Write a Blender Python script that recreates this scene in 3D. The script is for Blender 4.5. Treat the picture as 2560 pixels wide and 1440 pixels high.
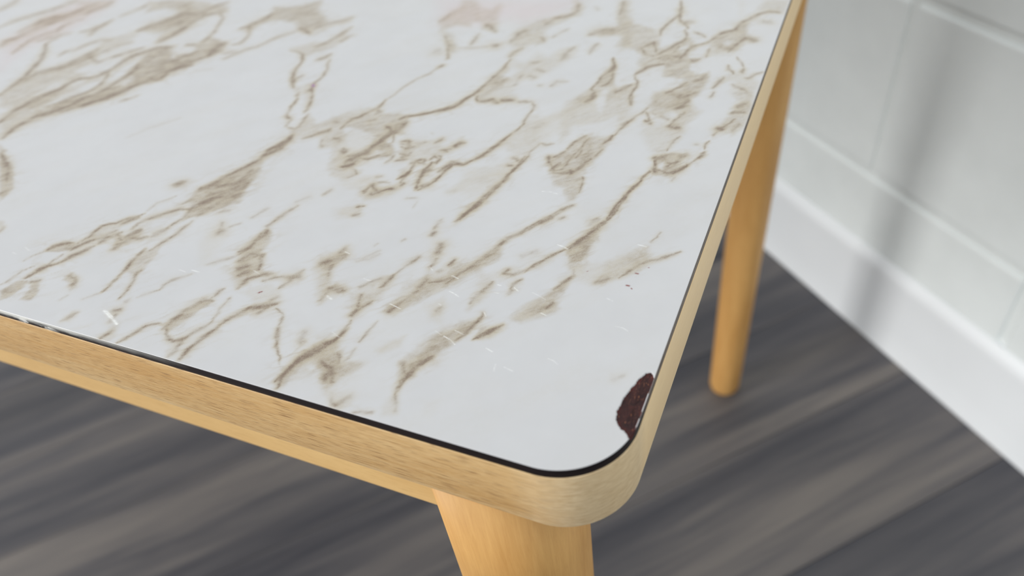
import bpy, bmesh, math, random
import numpy as np
from mathutils import Vector, Matrix

for _o in list(bpy.data.objects):
    bpy.data.objects.remove(_o, do_unlink=True)
random.seed(7)
SC = bpy.context.scene
COL = SC.collection
H = 0.60904                      # table top above the floor (m)

# ------------------------------------------------------------------ camera
cam_d = bpy.data.cameras.new('camera')
cam = bpy.data.objects.new('camera', cam_d)
COL.objects.link(cam)
cam_d.sensor_fit = 'HORIZONTAL'
cam_d.sensor_width = 36.0
cam_d.lens = 36.0 * 1918.752 / 2560.0
cam_d.clip_start = 0.01
R_ = (0.91589816, 0.38525979, -0.11271849)
U_ = (-0.19069656, 0.66470029, 0.72236303)
F_ = (-0.35322144, 0.64011594, -0.68226548)
M = Matrix.Identity(4)
for i in range(3):
    M[i][0] = R_[i]; M[i][1] = U_[i]; M[i][2] = -F_[i]
M[0][3] = 0.02926; M[1][3] = -0.08374; M[2][3] = H + 0.14486
cam.matrix_world = M
cam_d.dof.use_dof = True
cam_d.dof.focus_distance = 0.217
cam_d.dof.aperture_fstop = 9.5
SC.camera = cam

# ------------------------------------------------------------------ light and exposure
world = bpy.data.worlds.new('room_light')
SC.world = world
world.use_nodes = True
bg = world.node_tree.nodes['Background']
bg.inputs['Color'].default_value = (0.93, 0.97, 1.0, 1)
bg.inputs['Strength'].default_value = 0.86

def area(name, loc, target, size, energy, color=(1, 1, 1)):
    l = bpy.data.lights.new(name, 'AREA')
    l.shape = 'RECTANGLE'; l.size = size[0]; l.size_y = size[1]
    l.energy = energy; l.color = color
    o = bpy.data.objects.new(name, l)
    COL.objects.link(o)
    o.location = loc
    o.rotation_euler = (Vector(target) - Vector(loc)).to_track_quat('-Z', 'Y').to_euler()
    return o

# daylight from a tall window behind the camera to the left, square to the block wall
area('window_light', (-2.84, -2.23, 1.60), (0.10, .62, .40), (.98, 1.7), 114.0, (1.0, .985, .965))

SC.view_settings.view_transform = 'Standard'
SC.view_settings.look = 'None'
SC.view_settings.gamma = 1.0
SC.view_settings.use_curve_mapping = False
SC.view_settings.exposure = 0.0

# ------------------------------------------------------------------ helpers
def lin(r, g, b, a=1.0):
    f = lambda c: (c / 255.0 / 12.92) if c / 255.0 <= 0.04045 else ((c / 255.0 + 0.055) / 1.055) ** 2.4
    return (f(r), f(g), f(b), a)

class NT:
    """small helper for writing node trees"""
    def __init__(self, name):
        self.m = bpy.data.materials.new(name)
        self.m.use_nodes = True
        self.t = self.m.node_tree
        self.b = self.t.nodes['Principled BSDF']
    def n(self, typ, **kw):
        nd = self.t.nodes.new(typ)
        for k, v in kw.items():
            if k.startswith('i_'):
                key = k[2:]
                nd.inputs[int(key) if key.isdigit() else key.replace('_', ' ')].default_value = v
            else:
                setattr(nd, k, v)
        return nd
    def l(self, a, b):
        self.t.links.new(a, b)
    def plug(self, x, sock):
        if hasattr(x, 'is_linked') or hasattr(x, 'links'):
            self.l(x, sock)
        else:
            sock.default_value = x
    def math(self, op, a, b=0.0, c=0.0, clamp=False):
        nd = self.n('ShaderNodeMath', operation=op, use_clamp=clamp)
        for i, x in enumerate((a, b, c)):
            self.plug(x, nd.inputs[i])
        return nd.outputs[0]
    def mix(self, fac, a, b, mode='MIX'):
        nd = self.n('ShaderNodeMix', data_type='RGBA', blend_type=mode)
        self.plug(fac, nd.inputs[0]); self.plug(a, nd.inputs[6]); self.plug(b, nd.inputs[7])
        return nd.outputs[2]
    def ramp(self, fac, lo, hi, a=0.0, b=1.0):
        nd = self.n('ShaderNodeMapRange', clamp=True)
        self.plug(fac, nd.inputs[0])
        for i, x in enumerate((lo, hi, a, b)):
            nd.inputs[i + 1].default_value = x
        return nd.outputs[0]
    def noise(self, vec, scale=1.0, detail=3.0, rough=0.55, dist=0.0):
        nd = self.n('ShaderNodeTexNoise')
        nd.inputs['Scale'].default_value = scale
        nd.inputs['Detail'].default_value = detail
        nd.inputs['Roughness'].default_value = rough
        nd.inputs['Distortion'].default_value = dist
        self.l(vec, nd.inputs['Vector'])
        return nd.outputs[0]
    def scale(self, vec, s, loc=(0, 0, 0)):
        nd = self.n('ShaderNodeMapping')
        nd.inputs['Scale'].default_value = s
        nd.inputs['Location'].default_value = loc
        self.l(vec, nd.inputs['Vector'])
        return nd.outputs[0]
    def out(self, col=None, rough=None, bump=None, bstr=0.1, bdist=0.001, spec=None):
        if col is not None: self.plug(col, self.b.inputs['Base Color'])
        if rough is not None: self.plug(rough, self.b.inputs['Roughness'])
        if spec is not None: self.b.inputs['Specular IOR Level'].default_value = spec
        if bump is not None:
            bp = self.n('ShaderNodeBump')
            bp.inputs['Strength'].default_value = bstr
            bp.inputs['Distance'].default_value = bdist
            self.l(bump, bp.inputs['Height'])
            self.l(bp.outputs[0], self.b.inputs['Normal'])
        return self.m

def mesh_obj(name, verts, faces, mat=None, parent=None, smooth=False, uvs=None):
    me = bpy.data.meshes.new(name)
    me.from_pydata([tuple(v) for v in verts], [], faces)
    me.update()
    if uvs is not None:
        uvl = me.uv_layers.new(name='grain')
        for lp in me.loops:
            uvl.data[lp.index].uv = uvs[lp.vertex_index]
    if smooth:
        for pl in me.polygons: pl.use_smooth = True
    if mat: me.materials.append(mat)
    o = bpy.data.objects.new(name, me)
    COL.objects.link(o)
    if parent: o.parent = parent
    return o

def box_bm(sx, sy, sz, bev=0.0, seg=2):
    bm = bmesh.new()
    bmesh.ops.create_cube(bm, size=1.0)
    for v in bm.verts:
        v.co.x *= sx; v.co.y *= sy; v.co.z *= sz
    if bev:
        bmesh.ops.bevel(bm, geom=list(bm.edges), offset=bev, segments=seg, profile=0.5, affect='EDGES')
    return bm

def bm_obj(name, bm, mat, parent=None, smooth=False):
    me = bpy.data.meshes.new(name)
    bm.to_mesh(me); bm.free()
    if smooth:
        for pl in me.polygons: pl.use_smooth = True
    me.materials.append(mat)
    o = bpy.data.objects.new(name, me)
    COL.objects.link(o)
    if parent: o.parent = parent
    return o

# ------------------------------------------------------------------ wall frame: runs along WD, its normal WN points away from the table
WYAW = -0.8265
WD = Vector((math.sin(WYAW), math.cos(WYAW), 0))
WN = Vector((WD.y, -WD.x, 0))
WDIST = 0.5702
def wp(u, v, off=0.0):
    """point on the wall: u along it, v above the floor, off towards the room"""
    q = WN * (WDIST - off) + WD * u
    return Vector((q.x, q.y, v))
ROTW = math.atan2(WD.y, WD.x)            # turns local +X onto WD; local +Y then points into the room side
# ------------------------------------------------------------------ materials of the setting
def mat_wall(name, base, r):
    t = NT(name)
    g = t.n('ShaderNodeNewGeometry').outputs['Position']
    a = t.noise(t.scale(g, (14, 14, 14)), 1, 3)
    b = t.noise(t.scale(g, (320, 320, 320)), 1, 3)
    col = t.mix(t.ramp(a, .35, .65), lin(*[c - 3 for c in base]), lin(*[min(255, c + 3) for c in base]))
    return t.out(col, r, t.math('ADD', t.math('MULTIPLY', a, .6), t.math('MULTIPLY', b, .5)), .35, .0012)
m_block = mat_wall('painted_block', (229, 234, 233), .45)
m_mortar = mat_wall('painted_mortar', (229, 234, 233), .45)
m_base = NT('cove_base')
_g = m_base.n('ShaderNodeNewGeometry').outputs['Position']
_a = m_base.noise(m_base.scale(_g, (9, 9, 9)), 1, 2)
m_base = m_base.out(m_base.mix(m_base.ramp(_a, .3, .7), lin(*(227, 230, 232)), lin(*[c + 4 for c in (227, 230, 232)])), .42, _a, .03, .002)

def mat_plank():
    t = NT('grey_plank')
    oi = t.n('ShaderNodeObjectInfo')
    oc = t.n('ShaderNodeTexCoord').outputs['Object']
    sep = t.n('ShaderNodeSeparateColor'); t.l(oi.outputs['Color'], sep.inputs[0])
    off = t.n('ShaderNodeCombineXYZ')
    t.l(t.math('MULTIPLY', oi.outputs['Random'], 37.0), off.inputs[0]); t.l(t.math('MULTIPLY', oi.outputs['Random'], 11.0), off.inputs[1])
    va = t.n('ShaderNodeVectorMath', operation='ADD'); t.l(oc, va.inputs[0]); t.l(off.outputs[0], va.inputs[1])
    v = va.outputs[0]
    s1 = t.noise(t.scale(v, (1.6, 22, 1)), 1, 2, .5, .6)
    s2 = t.noise(t.scale(v, (5.0, 75, 1)), 1, 3, .6, .4)
    s3 = t.noise(t.scale(v, (16, 420, 1)), 1, 3, .6)
    xyz = t.n('ShaderNodeSeparateXYZ'); t.l(oc, xyz.inputs[0])
    grad = t.math('MULTIPLY', t.math('MULTIPLY', xyz.outputs[1], 1 / .14), t.math('MULTIPLY', t.math('SUBTRACT', sep.outputs[1], .5), 2.0))
    k = t.math('ADD', sep.outputs[0], t.math('MULTIPLY', grad, .55))
    k = t.math('ADD', k, t.math('MULTIPLY', t.math('SUBTRACT', s1, .5), 1.25))
    k = t.math('ADD', k, t.math('MULTIPLY', t.math('SUBTRACT', s2, .5), .75))
    k = t.math('ADD', k, t.math('MULTIPLY', t.math('SUBTRACT', s3, .5), .25), clamp=True)
    cr = t.n('ShaderNodeValToRGB')
    e = cr.color_ramp.elements
    e[0].position = 0.0; e[0].color = lin(*(53, 54, 62))
    e[1].position = 1.0; e[1].color = lin(*(121, 115, 110))
    x = e.new(.45); x.color = lin(*(82, 80, 83))
    t.l(k, cr.inputs[0])
    return t.out(cr.outputs[0], t.ramp(s2, .2, .8, .42, .55), s3, .12, .0008, .4)
m_plank = mat_plank()
t_ = NT('dark_underlay')
_g = t_.n('ShaderNodeNewGeometry').outputs['Position']
m_under = t_.out(t_.mix(t_.noise(_g, 30, 2), lin(38, 37, 38), lin(50, 48, 48)), .9)

# ------------------------------------------------------------------ floor: planks laid square to the wall
floor = mesh_obj('floor', [wp(-2.6, -.012, 3.2), wp(3.2, -.012, 3.2), wp(3.2, -.012, 0), wp(-2.6, -.012, 0),
                           wp(-2.6, -.004, 3.2), wp(3.2, -.004, 3.2), wp(3.2, -.004, 0), wp(-2.6, -.004, 0)],
                 [(3, 2, 1, 0), (4, 5, 6, 7), (0, 1, 5, 4), (1, 2, 6, 5), (2, 3, 7, 6), (3, 0, 4, 7)], m_under)
floor['kind'] = 'structure'
PW, PL = 0.14, 1.22
FIRST = {-2: .80, -1: .98, 0: 1.22, 1: .90, 2: 1.10, 3: 1.16, 4: 1.22, 5: 1.22}
ROWS = {-2: (.5, .4), -1: (.42, .15), 0: (.52, .22), 1: (.50, .22), 2: (.55, .80), 3: (.38, .72), 4: (.5, .5), 5: (.45, .5)}
pl_mesh = {}
def plank(u_mid, n0, n1, tone, slope):
    L = round(n1 - n0, 4)
    if L not in pl_mesh:
        bm = box_bm(L - .0006, PW - .0006, .004, .0005, 1)
        me = bpy.data.meshes.new('plank'); bm.to_mesh(me); bm.free(); me.materials.append(m_plank)
        pl_mesh[L] = me
    o = bpy.data.objects.new('plank', pl_mesh[L])
    COL.objects.link(o)
    c = WD * u_mid + WN * ((n0 + n1) / 2)
    o.location = (c.x, c.y, -.002)
    o.rotation_euler = (0, 0, math.atan2(WN.y, WN.x))   # local X along the plank, local Y along WD
    o.color = (tone, slope, 0, 1)
    o.parent = floor
for i in range(-16, 18):
    u0 = .168 + PW * i
    if u0 < -2.55 or u0 + PW > 3.15: continue
    tone, slope = ROWS.get(i, (random.uniform(.3, .6), random.uniform(.3, .7)))
    end = WDIST - .004
    first = FIRST[i] if i in FIRST else random.choice((.42, .7, .95, PL))
    a = end; L = first
    while a > WDIST - 3.15:
        b = max(a - L, WDIST - 3.19)
        plank(u0 + PW / 2, b, a, tone, slope)
        a = b; L = PL
        tone, slope = random.uniform(.3, .6), random.uniform(.3, .7)

# ------------------------------------------------------------------ painted block wall
REC = .0033
wall = mesh_obj('wall_right', [wp(-2.6, -.012, -.08), wp(3.2, -.012, -.08), wp(3.2, 2.44, -.08), wp(-2.6, 2.44, -.08),
                               wp(-2.6, -.012, -REC), wp(3.2, -.012, -REC), wp(3.2, 2.44, -REC), wp(-2.6, 2.44, -REC)],
                [(0, 1, 2, 3), (7, 6, 5, 4), (0, 4, 5, 1), (1, 5, 6, 2), (2, 6, 7, 3), (3, 7, 4, 0)], m_mortar)
wall['kind'] = 'structure'
bm = box_bm(.4064 - .0085, .02, .2032 - .0085, .0036, 3)
blk = bpy.data.meshes.new('concrete_block'); bm.to_mesh(blk); bm.free(); blk.materials.append(m_block)
for k in range(0, 12):
    zc = .0071 + .2032 * (k + .5)
    u = (.4292 if k % 2 else .2262) + .2032 - .4064 * 7
    while u < 3.0:
        if u - .2 > -2.6 and u + .2 < 3.2:
            o = bpy.data.objects.new('concrete_block', blk)
            COL.objects.link(o)
            o.location = wp(u, zc, -.01)
            o.rotation_euler = (0, 0, ROTW)
            o.parent = wall
        u += .4064
# cove base along the foot of the wall
prof = [(-.0044, .0003), (.0080, .0003), (.0084, .0012), (.0084, .004), (.0078, .012), (.0072, .030), (.0072, .104), (.0066, .1085), (.0052, .1125), (.0012, .1198), (-.0044, .1204)]
vs = []; fs = []
for u in (-2.58, 3.18):
    vs += [wp(u, z, y) for y, z in prof]
n = len(prof)
for i in range(n):
    j = (i + 1) % n
    fs.append((i, j, n + j, n + i))
fs += [tuple(range(n))[::-1], tuple(range(n, 2 * n))]
base = mesh_obj('baseboard_right', vs, fs, m_base)
base['kind'] = 'structure'

# ------------------------------------------------------------------ table
TX, TY, RAD, TH = 1.12, 0.560, 0.0195, 0.025
def rrect(x0, x1, y0, y1, r, seg=28):
    """rounded outline, counter-clockwise, with the arc length of every point"""
    pts = []
    for cx, cy, a0 in ((x1 - r, y0 + r, -90), (x1 - r, y1 - r, 0), (x0 + r, y1 - r, 90), (x0 + r, y0 + r, 180)):
        for k in range(seg + 1):
            a = math.radians(a0 + 90.0 * k / seg)
            pts.append((cx + r * math.cos(a), cy + r * math.sin(a)))
    return pts[-1:] + pts[:-1]              # begin at the left end of the front edge
def prism(name, pts, levels, mat, parent, cap=True):
    """side wall through (z, inset) levels, with a strip UV: u = arc length, v = height (m)"""
    n = len(pts)
    cen = Vector((sum(p[0] for p in pts) / n, sum(p[1] for p in pts) / n))
    s = [0.0]
    for i in range(n):
        a, b = pts[i], pts[(i + 1) % n]
        s.append(s[-1] + math.hypot(b[0] - a[0], b[1] - a[1]))
    # start of the strip: so that u = x along the front edge near the corner
    u_corner = pts[0][0]
    nrm = []
    for i in range(n):
        a, b = Vector(pts[i - 1]), Vector(pts[(i + 1) % n])
        t = (b - a).normalized(); nrm.append(Vector((t.y, -t.x)))
    verts = []; uvs = []
    for z, ins in levels:
        for i in range(n + 1):
            p = pts[i % n]; q = nrm[i % n]
            verts.append((p[0] - q.x * ins, p[1] - q.y * ins, z))
            uvs.append((s[i] + u_corner, z - H))
    faces = []
    m = n + 1
    for k in range(len(levels) - 1):
        for i in range(n):
            faces.append((k * m + i, (k + 1) * m + i, (k + 1) * m + i + 1, k * m + i + 1))
    o_caps = []
    if cap:
        faces.append(tuple(range(0, n)))
        faces.append(tuple(range((len(levels) - 1) * m, (len(levels) - 1) * m + n))[::-1])
    o = mesh_obj(name, verts, faces, mat, parent, smooth=True, uvs=uvs)
    o.data.set_sharp_from_angle(angle=math.radians(35))
    return o

def mat_wood(name, light, mid, dark, uv=True, axis='x', contrast=1.0, fine=1.0):
    t = NT(name)
    if uv:
        src = t.n('ShaderNodeUVMap', uv_map='grain').outputs[0]
    else:
        oc = t.n('ShaderNodeTexCoord').outputs['Object']
        if axis == 'z':
            sx = t.n('ShaderNodeSeparateXYZ'); t.l(oc, sx.inputs[0])
            cx = t.n('ShaderNodeCombineXYZ'); t.l(sx.outputs[2], cx.inputs[0]); t.l(sx.outputs[0], cx.inputs[1]); t.l(sx.outputs[1], cx.inputs[2])
            src = cx.outputs[0]
        else:
            src = oc
    broad = t.noise(t.scale(src, (9, 70, 40)), 1, 3, .5, .4)
    grain = t.noise(t.scale(src, (55, 900, 500)), 1, 4, .6, .5)
    fiber = t.noise(t.scale(src, (420, 3600, 2000)), 1, 2, .6)
    fleck = t.noise(t.scale(src, (150, 3300, 1900)), 1, 1.6, .5, .3)
    k = t.math('ADD', t.math('MULTIPLY', t.math('SUBTRACT', broad, .5), 2.0 * contrast), .5)
    k = t.math('ADD', k, t.math('MULTIPLY', t.math('SUBTRACT', grain, .5), 1.1 * contrast))
    k = t.math('ADD', k, t.math('MULTIPLY', t.math('SUBTRACT', fiber, .5), .9 * fine), clamp=True)
    col = t.mix(k, lin(*mid), lin(*light))
    col = t.mix(t.ramp(fleck, .56, .69, 0, .80 * fine), col, lin(*dark))
    return t, src, col, grain, fiber, fleck

t, src, col, grain, fiber, fleck = mat_wood('beech_band', *((220, 188, 137), (194, 151, 93), (138, 100, 62)))
sp = t.n('ShaderNodeSeparateXYZ'); t.l(src, sp.inputs[0])
uu, vv = sp.outputs[0], sp.outputs[1]
# worn, paler lower arris with a fuzzy rim, and a plainer bent piece round the corner
wz = t.math('ADD', vv, t.math('MULTIPLY', t.noise(t.scale(src, (90, 400, 1)), 1, 3), .006))
col = t.mix(t.ramp(wz, -.0190, -.0225, 0, .40), col, lin(226, 204, 164))
bent = t.math('MULTIPLY', t.ramp(uu, -.026, -.010), t.ramp(uu, .018, .012))
endg = t.noise(t.scale(src, (260, 1500, 1)), 1, 4, .65, .8)
cc = t.mix(t.ramp(endg, .35, .65), lin(*(204, 177, 136)), lin(*(232, 210, 172)))
col = t.mix(t.math('MULTIPLY', bent, .80), col, cc)
right_lit = t.ramp(uu, .010, .016)  # right side painted paler, standing in for light bounced off the wall
col = t.mix(t.math('MULTIPLY', right_lit, .75), col, lin(*(240, 211, 164)))
m_band = t.out(col, t.ramp(fiber, .2, .8, .42, .6), t.math('SUBTRACT', fiber, t.math('MULTIPLY', t.ramp(fleck, .6, .74), .8)), .22, .0003)

t, src, col, grain, fiber, fleck = mat_wood('varnished_beech_leg', *((212, 164, 98), (188, 138, 74), (160, 112, 62)), uv=False, axis='z', contrast=1.0, fine=.14)
m_leg = t.out(col, .55, grain, .04, .0003)
t, src, col, grain, fiber, fleck = mat_wood('varnished_beech_apron', *((224, 187, 127), (207, 167, 106), (182, 140, 84)), uv=False, axis='x', contrast=.8, fine=.35)
m_apron = t.out(col, .38, grain, .04, .0003)

# black core of the laminate sheet, chipped pale at the far left of the front
t = NT('black_laminate_core')
src = t.n('ShaderNodeUVMap', uv_map='grain').outputs[0]
sp = t.n('ShaderNodeSeparateXYZ'); t.l(src, sp.inputs[0])
uu, vv = sp.outputs[0], sp.outputs[1]
sm = t.noise(t.scale(src, (60, 2600, 1)), 1, 3, .6, .6)
lump = t.noise(t.scale(src, (160, 500, 1)), 1, 3, .6)
far = t.ramp(uu, -.118, -.185, 0, 1)
high = t.ramp(t.math('ADD', vv, t.math('MULTIPLY', t.math('SUBTRACT', lump, .5), .0016)), -.0022, -.0006)
wear = t.math('MULTIPLY', t.math('MULTIPLY', far, high), t.ramp(sm, .33, .47))
wear = t.math('MAXIMUM', wear, t.math('MULTIPLY', t.ramp(uu, -.128, -.165, 0, .8), t.ramp(t.math('ADD', vv, t.math('MULTIPLY', t.math('SUBTRACT', lump, .5), .0008)), -.0011, -.0006)))
wear = t.math('ADD', wear, t.math('MULTIPLY', t.math('MULTIPLY', t.ramp(uu, -.168, -.176), t.ramp(uu, -.188, -.180)), t.ramp(lump, .50, .58)), clamp=True)
col = t.mix(t.ramp(sm, .3, .7), lin(16, 11, 13), lin(34, 26, 27))
col = t.mix(wear, col, lin(214, 213, 207))
col = t.mix(t.math('MULTIPLY', t.ramp(uu, .012, .022), t.ramp(lump, .30, .62, .25, .75)), col, lin(112, 96, 84))
m_core = t.out(col, t.math('ADD', .42, t.math('MULTIPLY', wear, .3)), lump, .15, .0004, .18)

# marble print and a pink tint: the marks are painted on the sheet itself and carried as a colour attribute
t = NT('marble_laminate')
at = t.n('ShaderNodeAttribute', attribute_name='marble')
a2 = t.n('ShaderNodeAttribute', attribute_name='wear')
sp = t.n('ShaderNodeSeparateColor'); t.l(at.outputs['Color'], sp.inputs[0])
s2 = t.n('ShaderNodeSeparateColor'); t.l(a2.outputs['Color'], s2.inputs[0])
oc = t.n('ShaderNodeTexCoord').outputs['Object']
dots = t.noise(t.scale(oc, (3400, 3400, 3400)), 1, 2, .6)
dots2 = t.noise(t.scale(oc, (1500, 1500, 1500)), 1, 2, .6)
gr = t.math('ADD', t.math('MULTIPLY', t.math('SUBTRACT', dots, .5), 1.3), t.math('MULTIPLY', t.math('SUBTRACT', dots2, .5), .7))
cloud = t.noise(t.scale(oc, (60, 60, 60)), 1, 3)
wash = t.math('MULTIPLY', sp.outputs[1], t.math('ADD', 1.0, t.math('MULTIPLY', gr, .55)), clamp=True)
core = t.math('MULTIPLY', sp.outputs[0], t.math('ADD', 1.0, t.math('MULTIPLY', gr, .85)), clamp=True)
col = t.mix(t.ramp(cloud, .35, .65), lin(*(203, 202, 203)), lin(*[c - 3 for c in (203, 202, 203)]))
col = t.mix(wash, col, lin(*(189, 178, 157)))
col = t.mix(core, col, lin(*(132, 114, 99)))
col = t.mix(t.math('MULTIPLY', sp.outputs[2], .50), col, t.mix(1.0, col, lin(255, 222, 222), 'MULTIPLY'))  # pink tint multiplied over a few broad patches
col = t.mix(s2.outputs[0], col, lin(250, 250, 248))
col = t.mix(s2.outputs[1], col, lin(128, 44, 38))
col = t.mix(s2.outputs[2], col, lin(150, 100, 170))
fl = t.n('ShaderNodeTexNoise'); fl.inputs['Scale'].default_value = 260; fl.inputs['Detail'].default_value = 3; t.l(oc, fl.inputs['Vector'])
m_marble = t.out(col, t.math('ADD', .34, t.math('MULTIPLY', s2.outputs[0], .3)), t.math('ADD', t.math('MULTIPLY', fl.outputs[0], .06), t.math('MULTIPLY', s2.outputs[0], .6)), .08, .0003, .45)

# exposed core where the corner has chipped
t = NT('chipped_core')
oc = t.n('ShaderNodeTexCoord').outputs['Object']
a = t.noise(t.scale(oc, (520, 260, 400)), 1, 4, .65, 1.0)
b = t.noise(t.scale(oc, (1500, 420, 800), (3, 1, 0)), 1, 3, .6, 2.0)
c = t.noise(t.scale(oc, (170, 120, 100), (1, 5, 0)), 1, 2)
col = t.mix(t.ramp(a, .35, .65), lin(40, 19, 21), lin(66, 32, 29))
col = t.mix(t.math('MULTIPLY', t.ramp(b, .60, .70), t.ramp(c, .40, .60)), col, lin(168, 108, 74))
sx = t.n('ShaderNodeSeparateXYZ'); t.l(oc, sx.inputs[0])
rim = t.n('ShaderNodeAttribute', attribute_name='rim').outputs['Fac']
col = t.mix(t.math('MULTIPLY', t.math('MULTIPLY', rim, t.ramp(a, .40, .60)), .7), col, lin(104, 38, 32))
m_chip = t.out(col, .62, a, .5, .0006, .3)

table = bpy.data.objects.new('table', None)
COL.objects.link(table)
table.location = (-TX / 2, TY / 2, 0)
table['label'] = 'low table with chipped white marble laminate top, beech edge and wooden legs'
table['category'] = 'table'
TLOC = Vector(table.location)
def to_table(o):
    """hang a part built in world coordinates under the table"""
    o.parent = table
    o.matrix_parent_inverse = Matrix.Translation(-TLOC)
    return o

out_line = rrect(-TX, 0, 0, TY, RAD)
band = to_table(prism('edge_band', out_line, [(H - .0028, .0004), (H - .0031, 0), (H - TH + .0012, 0), (H - TH + .0004, .0004), (H - TH, .0012)], m_band, None))
band['label'] = 'pale beech edge band'
core_line = rrect(-TX + .0002, -.0002, .0002, TY - .0002, RAD - .0002)
core_e = to_table(prism('laminate_core', core_line, [(H - .00012, .0001), (H - .0002, 0), (H - .00292, 0)], m_core, None, cap=False))
core_e['label'] = 'black laminate edge line'

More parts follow.
